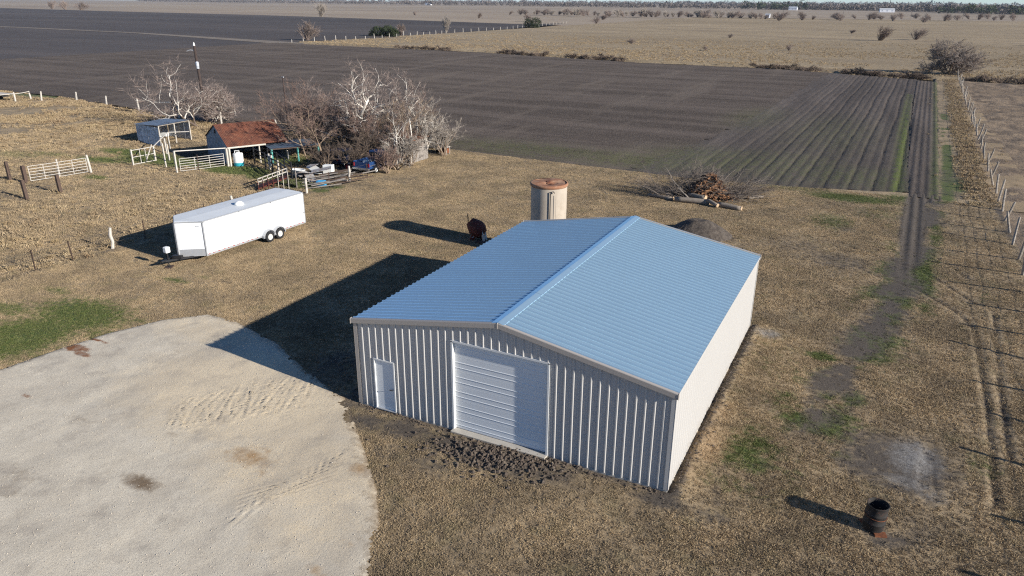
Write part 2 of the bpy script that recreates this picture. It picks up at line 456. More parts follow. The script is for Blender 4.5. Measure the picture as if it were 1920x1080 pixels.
def gravel():
    t = NT('caliche_gravel'); p = t.pos()
    a = t.mix(t.noise(1.1, p, 6, 0.65, 0.35, 0.65), (0.60, 0.525, 0.40), (0.75, 0.665, 0.515))
    a = t.mix(t.ramp(t.math('ADD', t.attr('fresh'), t.math('MULTIPLY', t.math('SUBTRACT', t.noise(1.5, p, 5, 0.65), 0.5), 1.0)), 0.25, 0.8), a,
              t.mix(t.noise(2.5, p, 5, 0.65), (0.72, 0.56, 0.345), (0.83, 0.67, 0.435)))
    a = t.mix(t.noise(26, p, 3, 0.8, 0.40, 0.60), a, (0.53, 0.465, 0.36))
    a = t.mix(t.noise(34, p, 2, 0.8, 0.60, 0.70), a, (0.62, 0.57, 0.49))
    a = t.mix(t.noise(29, p, 2, 0.8, 0.62, 0.68), a, (0.17, 0.145, 0.12))
    a = t.mix(t.math('MULTIPLY', t.noise(0.28, t.pos((1.0, 0.5, 1)), 5, 0.6, 0.46, 0.70), 0.6), a, (0.35, 0.30, 0.235))
    st = t.ramp(t.math('ADD', t.attr('brown'), t.math('MULTIPLY', t.math('SUBTRACT', t.noise(4.5, p, 6, 0.7), 0.5), 1.2)), 0.25, 1.0)
    a = t.mix(st, a, t.mix(t.noise(7, p, 4), (0.15, 0.105, 0.065), (0.24, 0.175, 0.11)))
    st = t.ramp(t.math('ADD', t.attr('orange'), t.math('MULTIPLY', t.math('SUBTRACT', t.noise(3.5, p, 6, 0.7), 0.5), 1.3)), 0.35, 0.9)
    a = t.mix(st, a, t.mix(t.noise(7, p, 4), (0.33, 0.20, 0.09), (0.42, 0.28, 0.15)))
    st = t.ramp(t.math('ADD', t.attr('rust'), t.math('MULTIPLY', t.math('SUBTRACT', t.noise(4.5, p, 6, 0.7), 0.5), 1.4)), 0.35, 0.7)
    a = t.mix(st, a, t.mix(t.noise(7, p, 4), (0.16, 0.055, 0.02), (0.30, 0.13, 0.05)))
    ed_ = t.ramp(t.math('ADD', t.attr('edge'), t.math('MULTIPLY', t.math('SUBTRACT', t.noise(3.5, p, 6, 0.75), 0.5), 1.5)), 0.35, 0.85)
    a = t.mix(ed_, a, t.mix(t.noise(8, p, 5, 0.7), (0.12, 0.09, 0.06), (0.27, 0.20, 0.13)))
    a = t.mix(t.math('MULTIPLY', t.noise(0.7, p, 6, 0.7, 0.52, 0.70), 0.7), a, (0.36, 0.31, 0.245))
    h = t.math('ADD', t.noise(30, p, 4, 0.7), t.math('MULTIPLY', t.noise(9, p, 4, 0.6), 0.6))
    t.bump(h, 0.6, 0.025)
    return t.out(a, 0.95)


M['gravel'] = gravel()
M['stone'] = simple('pale_stone', (0.45, 0.40, 0.33), 0.95, 0, 0.35, 9)
M['clod'] = simple('soil_clod', (0.085, 0.066, 0.052), 0.95, 0, 0.5, 6, c2=(0.24, 0.20, 0.15), cs=9, lo=0.55, hi=0.7)
t = NT('tipped_soil')
t.bump(t.noise(9, None, 6, 0.75), 1.0, 0.08)
M['soil'] = t.out(t.mix(t.noise(4, None, 6, 0.7, 0.35, 0.65), (0.060, 0.048, 0.040), (0.135, 0.112, 0.09)), 0.95)
t = NT('tall_dry_grass')
_rnd = t.n('ObjectInfo').outputs['Random']
M['tall_grass'] = t.out(t.mix(t.noise(0.35, None, 4, 0.6, 0.35, 0.65), t.mix(_rnd, (0.28, 0.205, 0.11), (0.40, 0.31, 0.185)), t.mix(_rnd, (0.22, 0.15, 0.085), (0.33, 0.25, 0.16))), 0.85)

# ================================================================== terrain
def grid_mesh(name, xs, ys, zfun, mat, attrs=None, keep=None, smooth=True, link=True):
    X, Y = np.meshgrid(np.asarray(xs, float), np.asarray(ys, float))
    ny, nx = X.shape
    Z = zfun(X, Y) if callable(zfun) else np.full_like(X, zfun)
    V = np.stack([X, Y, Z], -1).reshape(-1, 3)
    i = np.arange(ny * nx).reshape(ny, nx)
    F = np.stack([i[:-1, :-1], i[:-1, 1:], i[1:, 1:], i[1:, :-1]], -1)
    if keep is not None:
        cx = (X[:-1, :-1] + X[1:, 1:]) / 2; cy = (Y[:-1, :-1] + Y[1:, 1:]) / 2
        F = F[keep(cx, cy)]
    F = F.reshape(-1, 4)
    used = np.zeros(len(V), bool); used[F.ravel()] = True
    remap = np.cumsum(used) - 1
    V = V[used]; F = remap[F]
    me = bpy.data.meshes.new(name)
    me.from_pydata(V, [], F)
    for k, fn in (attrs or {}).items():
        a = me.attributes.new(k, 'FLOAT', 'POINT')
        a.data.foreach_set('value', np.asarray(fn(V[:, 0], V[:, 1]), np.float32))
    me.materials.append(mat)
    if smooth: me.shade_smooth()
    me.update()
    o = bpy.data.objects.new(name, me)
    if not link: return o
    col.objects.link(o)
    o['kind'] = 'structure'
    return o


def poly_sheet(name, pts, z, mat):
    me = bpy.data.meshes.new(name)
    me.from_pydata([(x, y, z) for x, y in pts], [], [tuple(range(len(pts)))])
    me.materials.append(mat); me.update()
    o = bpy.data.objects.new(name, me); col.objects.link(o)
    o['kind'] = 'structure'
    return o


def blobs(x, y, L):
    o = np.zeros_like(x)
    for (cx, cy), rx, ry, a in L:
        d = ((x - cx) / (rx * 1.2)) ** 2 + ((y - cy) / (ry * 1.2)) ** 2
        o = np.maximum(o, a * np.exp(-0.7 * d ** 1.3))
    return o


def pdist(x, y, pts):
    best = np.full(x.shape, 1e9)
    for (ax, ay), (bx, by) in zip(pts[:-1], pts[1:]):
        dx, dy = bx - ax, by - ay
        t = np.clip(((x - ax) * dx + (y - ay) * dy) / (dx * dx + dy * dy + 1e-9), 0, 1)
        best = np.minimum(best, np.hypot(x - ax - t * dx, y - ay - t * dy))
    return best


GREEN = [((-17.85,0.55), 2.6, 1.5, .95), ((-17.93,-2.32), 2.0, 2.2, 1.0), ((-21.58,-0.63), 1.6, .7, .7), ((-17.68,6.18), 1.0, .35, .6), ((-15.12,-0.52), 1.2, .6, .6),
         ((-21.91,2.12), 1.1, .4, .6), ((-14.93,1.33), 1.2, .5, .55), ((-15.57,-3.29), .9, .5, .5), ((-16.57,7.25), .6, .25, .5), ((-8.56,16.64), 1.2, .5, .35),
         ((18.22,19.38), .55, 1.8, 1.0), ((18.75,27.84), .6, 2.4, .62), ((19.39,33.51), .6, 2.0, .6), ((15.67,12.77), .55, .4, .95),
         ((17.20,9.29), .35, .6, .95), ((15.11,9.86), .5, .5, .5), ((16.18,9.05), .3, .35, .8), ((14.26,4.07), 1.2, .9, .5),
         ((14.80,7.49), .8, .9, .45), ((13.97,1.30), .9, .5, .45), ((13.93,10.59), 1.6, 1.8, .30), ((14.16,36.45), 1.4, 2.0, .55),
         ((15.10,44.48), 3.0, 1.3, .85), ((9.99,45.88), 4, 1.2, .45), ((22.70,54.26), 1.2, 3.2, .95), ((23.68,53.65), .9, 2.2, .6), ((18.58,46.33), 1.5, 1.2, .7), ((-0.43,44.91), 8, 1.1, .30),
         ((17.19,40.50), 1.6, 2, .45), ((22.89,24.26), .6, 1.5, .3), ((17.04,4.76), .35, .3, .6), ((18.12,5.14), .3, .3, .5), ((21.41,6.48), .5, .8, .45),
         ((9.65,17.33), 1.2, 3.0, .1), ((14.94,3.86), .5, .4, .5), ((-24.41,27.88), .9, .7, .85), ((-24.52,26.33), .8, .6, .9), ((13.07,13.16), 1.2, 1.4, .28)]
SOIL = [((16.01,10.32), .6, 1.0, .8), ((17.10,14.62), 1.0, 2.0, .72), ((18.77,25.79), .7, 4.0, .7), ((18.12,5.14), .9, .9, .7), ((12.18,-0.55), .8, .3, .95), ((12.30,-0.03), .3, .3, 1.0),
        ((13.54,-0.58), .9, .45, .65), ((14.85,1.13), .8, .5, .4), ((15.58,5.94), .6, .9, .55), ((11.87,28.90), 2.6, 1.3, .55), ((14.90,27.48), 2.4, 1.6, .52), ((9.60,28.34), 1.6, 1.2, .6),
        ((-2.61,2.00), 1.2, 2.6, .8), ((1.04,-0.95), .9, .5, .8), ((2.60,-0.77), 1.1, .5, .8), ((2.82,-2.39), .7, .5, .5), ((4.49,-2.25), .9, .5, .6), ((6.47,-0.94), 2.1, .5, .95), ((8.33,-0.61), .9, .4, .7), ((4.54,-0.95), .7, .4, .8), ((-21.60,32.80), 2.6, 1.8, .5), ((-22.43,30.05), 2, 1.2, .45),
        ((-17.22,29.62), 3, 1.6, .32), ((10.93,0.06), 1.3, .25, .75), ((18.79,5.13), 1.7, 1.6, 1.0), ((18.57,0.78), .8, .5, .75), ((19.42,1.48), .6, .7, .5), ((17.50,1.60), .3, .3, .5), ((-14.67,33.10), 3.2, 1.5, .30), ((15.00,34.63), 1, .8, .5), ((11.67,9.42), .35, 4.5, .5),
        ((12.18,6.14), .3, 2.0, .55), ((14.14,0.46), .5, .3, .5), ((19.62,0.56), .5, .4, .5), ((17.04,-1.00), .6, .3, .4), ((14.05,7.10), .7, .5, .5), ((12.29,12.12), .8, .8, .4), ((-6.52,19.82), 2.2, .5, .45), ((-11.09,10.12), 3, 1.5, .12)]
SAND = [((12.74,3.28), .55, 1.3, .95), ((12.60,5.67), .5, 1.0, .7), ((12.70,1.47), .5, .4, .6), ((23.51,32.59), 1.3, 1.6, .5), ((23.13,15.37), .8, 2, .4), ((9.67,0.42), 1.2, .3, .5), ((17.44,12.41), .8, .8, .2)]
ASH = [((13.15,14.20), .55, .5, .8), ((19.37,5.78), .7, 1.1, .85), ((19.12,4.12), .7, .35, .7), ((19.89,3.72), .5, .5, .55), ((18.28,0.90), .7, .25, .35)]
TRACKS = [[(4.74,30.68), (9.32,29.92), (11.78,28.85), (13.37,28.08), (16.16,26.70), (17.67,25.21), (19.39,24.20), (20.65,22.49), (21.49,21.09), (22.06,18.98), (21.99,14.77), (21.93,11.32), (21.80,7.04), (21.65,4.02)],
          [(13.03,31.20), (17.39,31.18), (20.43,31.33), (21.72,28.66), (22.11,27.35)],
          [(10.36,32.17), (14.58,31.36), (17.44,29.40), (19.60,27.76), (21.05,25.54), (22.32,23.12)],
          [(-4.52,38.11), (-3.39,36.60), (-2.42,33.97)],
          [(-9.09,39.53), (-6.64,38.52), (-4.52,38.11)],
          [(23.07,21.91), (22.77,17.57), (22.49,11.61), (22.32,7.30)],
          [(19.66,3.30), (19.57,4.84), (19.76,6.72)],
          [(19.99,3.47), (19.84,4.98), (19.96,6.82)]]
TRAIL = [(20.29,45.71), (19.39,33.51), (18.77,25.79), (18.00,18.51), (16.92,13.90), (16.33,10.23), (15.86,6.71), (14.71,3.02), (13.60,-0.12), (12.37,-0.60)]
FENCE_STRIP = [(-27.0, -14.0), (-26.4, 0.0), (-26.0, 5.6), (-25.85, 8.3), (-25.5, 16.0), (-24.9, 25.0), (-24.4, 30.0)]


def track_d(x, y):
    d = np.full(x.shape, 1e9)
    for T in TRACKS: d = np.minimum(d, pdist(x, y, T))
    return d


def y_field_near(x):
    return np.interp(x, [-400, -119, -104, -80, -68, -26, -14, 0, 10, 19, 26], [62, 56.5, 56.2, 52.0, 48.6, 47.0, 46.2, 45.4, 46.2, 48.6, 48.6])


def strip_l(y): return np.interp(y, [26, 35, 47, 65, 87, 147, 165], [18.7, 18.5, 18.95, 19.05, 19.2, 20.1, 20.4])


def strip_r(y): return np.interp(y, [26, 35, 45.5, 47, 65, 87, 147, 165], [19.5, 20.1, 20.3, 21.4, 22.0, 22.6, 24.0, 24.4])


def m_green(x, y):
    g = blobs(x, y, GREEN)
    g = np.maximum(g, 1.1 * np.exp(-(pdist(x, y, TRAIL[:8]) / 1.7) ** 2) * np.clip(3.2 * fbm(x, y, .45, 29) - 1.0, 0, 1))
    near = (y > 20) * np.clip((52 - y) / 4, 0, 1) * np.clip(2.6 * fbm(x, y, .35, 33) - .7, 0, 1)
    g = np.maximum(g, near * np.maximum(.95 * np.exp(-((x - strip_r(y) - .45) / .7) ** 2), .7 * np.exp(-((x - strip_l(y) + .5) / .6) ** 2)))
    return g + 0.20 * (fbm(x, y, .25, 5) - .46)


def m_soil(x, y):
    s = blobs(x, y, SOIL)
    wob = 0.5 * (fbm(x, y, 1.2, 3) - .5)
    edge = np.exp(-((np.minimum(np.abs(y + .12), 9) + wob * .5) / .28) ** 2) * ((x > -.3) & (x < 12.6)) * .7        # disturbed soil by the front wall
    edge = np.maximum(edge, np.exp(-((np.abs(x - 12.42) + wob * .5) / .25) ** 2) * ((y > -.3) & (y < 15)) * .8)
    edge = np.maximum(edge, np.exp(-((np.abs(x + .5)) / .8) ** 2) * ((y > -1.5) & (y < 15)) * .8)
    s = np.maximum(s, edge)
    s = np.maximum(s, np.exp(-(pdist(x, y, TRAIL) / 1.25) ** 2) * np.clip(2.6 * fbm(x, y, .55, 19, 3) - .55, .1, 1.0) * np.clip(.45 + y / 22, .45, .95))
    s = np.maximum(s, 1.1 * np.clip((y - 19) / 14, 0, 1) / (1 + np.exp(-(x - strip_l(y)) / .12)) / (1 + np.exp((x - strip_r(y)) / .12)))
    s = np.maximum(s, .62 * np.exp(-(pdist(x, y, FENCE_STRIP) / .55) ** 2))
    s = np.maximum(s, .60 * np.exp(-(track_d(x, y) / .13) ** 2))
    s = np.maximum(s, .55 * np.exp(-((x - 25.3 + .3 * wob) / .35) ** 2) * (y > 20))
    return s + .9 * (fbm(x, y, .28, 8, 5) - .60) + .18 * np.clip((x - 12) / 8, 0, 1)


def m_sand(x, y): return blobs(x, y, SAND)


def m_ash(x, y):
    a = blobs(x, y, ASH)
    return np.maximum(a, .25 * np.exp(-(pdist(x, y, FENCE_STRIP[:4]) / .3) ** 2))


def z_lawn(x, y):
    z = .07 * (fbm(x, y, .8, 11, 5) - .5) + .05 * (fbm(x, y, .18, 12) - .5)
    d = track_d(x, y)
    z = z - .045 * np.exp(-(d / .13) ** 2) + .02 * np.exp(-((d - .25) / .12) ** 2)
    z = z + .16 * blobs(x, y, [((6.47,-0.94), 2.0, .45, 1.0), ((8.39,-0.75), .8, .4, .6), ((4.63,-1.09), .6, .4, .7)]) * (.6 + .8 * fbm(x, y, 2.2, 14))
    z = z + .10 * np.exp(-((x - 12.5) / .3) ** 2) * ((y > 0) & (y < 15)) * fbm(x, y, 1.5, 17) * 1.5
    z = z + .05 * blobs(x, y, [((-2.61,2.00), 1.0, 2.6, 1)])
    # settle to level ground at the building and on the gravel pad
    ins = ((x > -.15) & (x < 12.34) & (y > -.02) & (y < 14.8))
    z = z - .28 * np.clip((y - y_field_near(x) - .1) / .6, 0, 1)
    z = z - (.03 + .035 * np.cos((x - .024 * (y - 46)) * 2 * math.pi / .62)) * (x > strip_l(y)) * (x < strip_r(y)) * np.clip((y - 24) / 9, 0, 1)
    return np.where(ins, -.05, z)


def step(a, b, s): return np.arange(a, b + s * .5, s)


lawn = grid_mesh('lawn', step(-25.9, 25.5, .13), step(-18, 50.5, .13), z_lawn, M['lawn'],
                 dict(green=m_green, soil=m_soil, sand=m_sand, ash=m_ash))

# plain that runs to the horizon
poly_sheet('ground', [(9000 * math.cos(a), 9000 * math.sin(a)) for a in np.linspace(0, 2 * math.pi, 65)[:-1]], -1.1, M['far_ground'])

# pasture left of the near fence, with the farmyard
GREEN2 = [((-35.38,29.12), 3.0, 1.2, 1.25), ((-32.27,28.27), 2.0, 1.0, 1.16), ((-52.80,29.89), 3.5, 1.2, 1.01), ((-51.50,25.94), 3, 1.0, 0.87), ((-45.15,29.38), 4, 1.8, 1.23), ((-48.32,28.26), 3, 1.5, 1.01),
          ((-27.64,27.25), 2, 1.2, 1.16), ((-35.57,34.57), 3, 2, 0.87), ((-58.10,25.41), 4, 1.0, 0.58), ((-106.58,54.34), 6, 2, 1.16), ((-45.15,20.86), 1.5, .5, 0.87), ((-61.35,23.64), 4, 1.5, 0.51), ((-31.31,24.19), 1.5, .6, 0.43), ((-86.16,41.83), 6, 1.0, 0.36), ((-37.23,28.64), 2.5, 1.2, 1.25)]
SOIL2 = [((-59.14,35.39), 3.5, 1.6, .45), ((-69.36,36.03), 9, 1.4, .35), ((-45.01,32.52), 3.5, 2, .8), ((-29.57,32.25), 4, 4, .75), ((-26.98,33.65), 4, 5, .8), ((-24.44,28.97), 2, 2.5, .6), ((-45.37,16.65), 4, 1.0, .45), ((-44.49,13.05), 4, .9, .5), ((-51.75,35.64), 3, 2, .6), ((-28.33,28.02), 3, 2.5, .5), ((-27.29,39.05), 5, 5, .65)]


def m_soil2(x, y):
    s = blobs(x, y, SOIL2)
    s = np.maximum(s, .62 * np.exp(-(pdist(x, y, FENCE_STRIP) / .55) ** 2))
    return s + .28 * (fbm(x, y, .22, 28) - .48)


def z_pasture(x, y): return .16 * (fbm(x, y, .5, 21, 5) - .5) + .2 * (fbm(x, y, .08, 22) - .5) - .035 - .35 * np.clip((y - y_field_near(x) + 1) / 2, 0, 1)


pasture = grid_mesh('pasture', np.concatenate([step(-240, -62, 1.0), step(-61.6, -25.7, .3)]), step(-40, 60, .45),
                    z_pasture, M['lawn'],
                    dict(green=lambda x, y: blobs(x, y, GREEN2) + .15 * (fbm(x, y, .12, 25) - .5), soil=m_soil2, sand=lambda x, y: .55 * np.exp(-((y - (y_field_near(x) - 3.5)) / 3.0) ** 2) * (x < -55), ash=lambda x, y: .3 * blobs(x, y, [((-44.15,12.85), 3, .5, 1)])))

# rough pasture beyond the right-hand fence
grid_mesh('pasture_beyond_fence', np.concatenate([step(25.3, 40, .3), step(41, 140, 1.5)]), step(-20, 172, .8),
          lambda x, y: .5 * (fbm(x, y, .45, 31, 4) - .5) * np.clip((x - 25.4) / 1.5, 0, 1) - .03 - .6 * np.exp(-((y - 164) / 2.5) ** 2), M['pasture_brown'])


def y_field_far(x): return np.interp(x, [-190, -176, -99, -43, -10, 22.5, 30], [194, 193, 186.5, 172.5, 171.5, 159.5, 158])


def x_merge(y): return np.interp(y, [45, 62, 86, 177], [-5, -2.6, -.9, 2.6])


ROW = .96


def groove(x, p): return np.abs((x / p) % 1.0 - .5) * p


FG = [((8.72,55.63), 4, 6, .6), ((2.18,55.02), 6, 5, .55), ((-4.91,51.18), 8, 3, .5), ((10.74,77.89), 4, 12, .4), ((-16.70,51.21), 9, 3, .45), ((14.57,53.47), 4, 4, .6), ((0.41,87.19), 3, 8, .3), ((-25.07,52.10), 6, 2, .25)]


def g_field(x, y):
    g = .72 * blobs(x, y, FG)
    return np.maximum(g, 1.6 * np.exp(-((x - strip_l(y) + .75) / .5) ** 2) * (y > 47) * (y < 130) * np.clip(1.3 - (y - 48) / 90, .3, 1))


# rows that run across (left block) and rows that run away from the yard (right block)
grid_mesh('ploughed_field', np.concatenate([step(-190, -40, 2.5), step(-38, 3.4, .6)]), step(45, 195, .16),
          lambda x, y: .075 * np.cos((y + .012 * x + .3 * (fbm(x, y, .02, 43) - .5)) * 2 * math.pi / ROW) + .10 * (fbm(x, y, 1.3, 41, 4) - .5) - .06, M['field_x'],
          dict(green=g_field, rows=lambda x, y: np.clip((x_merge(y) - x) / 14, 0, 1)), lambda x, y: (y > y_field_near(x) - .3 + .5 * vnoise(x, y, .7, 4)) & (y < y_field_far(x)) & (x < x_merge(y) + .6))
grid_mesh('ploughed_field_long_rows', step(-6, 21.2, .16), step(45, 180, .6),
          lambda x, y: np.clip((x - x_merge(y)) / 9, 0, 1) * (-.10 * np.exp(-(groove(x - .022 * (y - 46) + .6 * (fbm(x * .3, y, .06, 46) - .5), 2 * ROW) / .13) ** 2) - .05 * np.exp(-(groove(x - .022 * (y - 46) + ROW, 2 * ROW) / .13) ** 2)) + .12 * (fbm(x, y, 1.2, 42, 4) - .5) - .045, M['field_y'],
          dict(green=g_field, rows=lambda x, y: np.clip((x - x_merge(y)) / 10, 0, 1)), lambda x, y: (y > y_field_near(x) + .6 * vnoise(x, y, .7, 4)) & (y < y_field_far(x)) & (x > x_merge(y)) & (x < strip_l(y) + .1))
grid_mesh('tilled_strip', step(16.5, 25.6, .16), step(26, 165, .55),
          lambda x, y: .035 * np.cos((x - .024 * (y - 46)) * 2 * math.pi / .62) + .12 * (fbm(x, y, 1.2, 44, 4) - .5) + .0 - .04 * np.clip((34 - y) / 6, 0, 1) - .13 * np.exp(-np.clip(np.minimum(x - strip_l(y), strip_r(y) - x) + .12, 0, 9) / .16), M['strip'],
          dict(rows=lambda x, y: 0 * x + .6, green=lambda x, y: .75 * np.exp(-((x - strip_r(y) + .4) / .4) ** 2) * (y > 45)),
          lambda x, y: (x > strip_l(y) + .25 * (vnoise(x, y, .5, 6) - .5)) & (x < strip_r(y) + .25 * (vnoise(x, y, .5, 7) - .5)) & (y < y_field_far(x) - 3) & (y > 47.2))
# grass verge between the tilled strip and the right-hand fence
verge = grid_mesh('grass_verge', step(20.0, 28.6, .25), step(46, 168, .4),
                  lambda x, y: .10 * (fbm(x, y, .7, 45) - .5) - .03 - .25 * (x < strip_r(y) - .55), M['lawn'],
                  dict(green=lambda x, y: np.maximum(1.0 * np.exp(-((x - strip_r(y) - .55) / .6) ** 2) * (fbm(x, y, .09, 47) > .42) * (y < 110), blobs(x, y, [((22.70,54.26), 1.2, 3.2, .9)])),
                       soil=lambda x, y: .7 * (fbm(x, y, .3, 48)) * (x < strip_r(y) + 2), sand=lambda x, y: .5 * (x > 23.5 + .022 * (y - 60)), ash=lambda x, y: 0 * x))

# meadow behind the field with its drainage ditch, far fields, track
def z_meadow(x, y):
    e = np.where(x < 26, y_field_far(x), 160)
    return .35 * (fbm(x, y, .12, 51, 5) - .5) - .75 * np.exp(-((y - e - 2.6) / 1.5) ** 2) + .35 * np.exp(-((y - e - 6.5) / 2.5) ** 2) - .02


meadow = grid_mesh('meadow', np.concatenate([step(-181, 120, 2.0), step(125, 700, 25)]), np.concatenate([step(156, 200, .8), step(202, 320, 3), step(330, 820, 14)]), z_meadow, M['meadow'], None,
                   lambda x, y: y > np.where(x < 26, y_field_far(x), 160))
poly_sheet('far_field_left', [(-189, 53), (-620, 66), (-1300, 350), (-700, 262), (-424, 233), (-298, 219.5), (-189, 191)], -.02, M['field_far'])
poly_sheet('far_field_behind', [(-184, 197), (-179, 240), (-183, 374), (-200, 493), (-224, 460), (-370, 512), (-571, 573), (-815, 612), (-1227, 705), (-1700, 640), (-1300, 356), (-700, 266), (-424, 236.5), (-298, 223), (-194, 197)], 0.0, M['field_far'])
poly_sheet('field_track', [(-189, 190.5), (-298, 219), (-424, 232.5), (-700, 262), (-1300, 350), (-1300, 357), (-700, 267), (-424, 237.5), (-298, 224), (-178, 198), (-174, 193)], .05, M['track'])

# ------------------------------------------------------------------ gravel pad
PAD = [(-40, -14), (-24, -9.5), (-15.37,-4.78), (-15.21,-3.51), (-14.98,-1.94), (-14.68,-0.29), (-13.78,1.94), (-12.32,3.59), (-10.54,3.63), (-6.94,2.75), (-3.30,1.10), (-0.81,0.11), (0.65,-1.15), (2.32,-2.65), (3.94,-4.18), (4.95,-5.41), (5.71,-6.58), (6.05,-7.34), (6.4, -9.5), (6.2, -18), (-40, -18)]
_pp = np.array(PAD)


def in_poly(x, y, P):
    c = np.zeros(x.shape, bool); j = len(P) - 1
    for i in range(len(P)):
        xi, yi = P[i]; xj, yj = P[j]
        c ^= ((yi > y) != (yj > y)) & (x < (xj - xi) * (y - yi) / (yj - yi + 1e-12) + xi)
        j = i
    return c


def pad_sd(x, y):
    d = pdist(x, y, PAD + [PAD[0]])
    return np.where(in_poly(x, y, PAD), d, -d)


ORANGE = [((-1.02,-4.80), .9, .45, .75), ((-0.89,-4.31), .5, .35, .5), ((2.75,-3.66), .4, .4, .7), ((-7.84,0.73), .2, .15, .4), ((-0.07,-5.28), .35, .2, .5), ((4.73,-6.71), .25, .15, .5), ((4.73,-7.98), .5, .2, .6)]
BROWN = [((-3.15,-7.45), .62, .26, 1.1), ((-8.51,-5.89), 1.0, .25, .35), ((-6.43,-9.67), .5, .3, .5), ((-7.28,-8.99), 1.2, .4, .4), ((-10.16,-0.17), .25, .12, .4), ((-4.58,-5.00), .25, .12, .6)]
RUSTS = [((-14.40,-2.08), .75, .25, 1.0), ((-13.44,-2.36), .45, .14, 1.0), ((-12.04,-5.70), .3, .1, .6), ((-14.32,-1.09), .9, .1, .7)]
SCUFF = []
for k in range(44):
    u = k / 43.0
    ax, ay = (-6.30,-3.43); bx, by = (-3.10,1.20)
    sx, sy = ax + (bx - ax) * u, ay + (by - ay) * u
    SCUFF.append(([(sx + .2 * math.sin(k * 2.3), sy + .5 * math.sin(k * 1.3)), (sx + .5 + .15 * math.sin(k), sy - .7), (sx + 1.3 + .3 * math.cos(k * 1.7), sy - 1.5 - .9 * math.sin(k * 3.1) ** 2)], .022 + .02 * math.sin(k * 5.0) ** 2))
for k in range(7):
    ax, ay = (0.16,-6.43); bx, by = (1.66,-2.99)
    SCUFF.append(([(ax + .15 * k, ay - .22 * k), ((ax + bx) / 2 + .2, (ay + by) / 2 - .5 - .2 * k), (bx + .1 * k, by - .25 * k)], .03))


def pad_z(x, y):
    z = .035 * (fbm(x, y, .9, 61, 5) - .5) + .07 * (fbm(x, y, .2, 62) - .5)
    for P, w in SCUFF:
        d = pdist(x, y, P)
        z = z - .020 * np.exp(-(d / w) ** 2) + .017 * np.exp(-((d - 2.2 * w) / w) ** 2)
    sd = pad_sd(x, y)
    return z + .085 - .14 * np.exp(-np.clip(sd, 0, 9) / .12)


pad = grid_mesh('gravel_pad', np.concatenate([step(-40, -16.2, .5), step(-16, 6.6, .085)]), step(-18, 4.3, .085), pad_z, M['gravel'],
                dict(fresh=lambda x, y: blobs(x, y, [((-4.35,-1.48), 4.5, 2.8, 1.1), ((0.83,-4.48), 3.0, 1.8, 1.0), ((3.28,-6.28), 1.6, 1.8, .7), ((-10.48,2.24), 3.4, 1.4, .75)]),
                     orange=lambda x, y: blobs(x, y, ORANGE), brown=lambda x, y: blobs(x, y, BROWN), rust=lambda x, y: blobs(x, y, RUSTS), edge=lambda x, y: .9 * np.exp(-np.clip(pad_sd(x, y), 0, 50) / .5)),
                lambda x, y: pad_sd(x, y) > 1.3 * (fbm(x, y, 1.5, 64, 6) - .5) + .08)
# ash drag marks by the burn barrel are in the lawn's relief and masks


# ------------------------------------------------------------------ grass (stuff)
def tuft(name, n, h, spread, w, mat, lean=.6, seed=0):
    g = np.random.default_rng(seed)
    v = []; f = []
    for i in range(n):
        a = g.random() * 6.283; r = spread * math.sqrt(g.random())
        bx, by = r * math.cos(a), r * math.sin(a)
        hh = h * (.5 + .7 * g.random()); b = g.random() * 6.283
        dx, dy = lean * hh * (g.random() - .5) * 2, lean * hh * (g.random() - .5) * 2
        k = len(v)
        v += [(bx - w * math.cos(b), by - w * math.sin(b), -.01), (bx + w * math.cos(b), by + w * math.sin(b), -.01),
              (bx + dx * .45 + w * .6 * math.cos(b), by + dy * .45 + w * .6 * math.sin(b), hh * .65), (bx + dx * 1.1, by + dy * 1.1, hh * .95)]
        f += [(k, k + 1, k + 2), (k, k + 2, k + 3)]
    me = bpy.data.meshes.new(name); me.from_pydata(v, [], f); me.materials.append(mat); me.update()
    return bpy.data.objects.new(name, me)


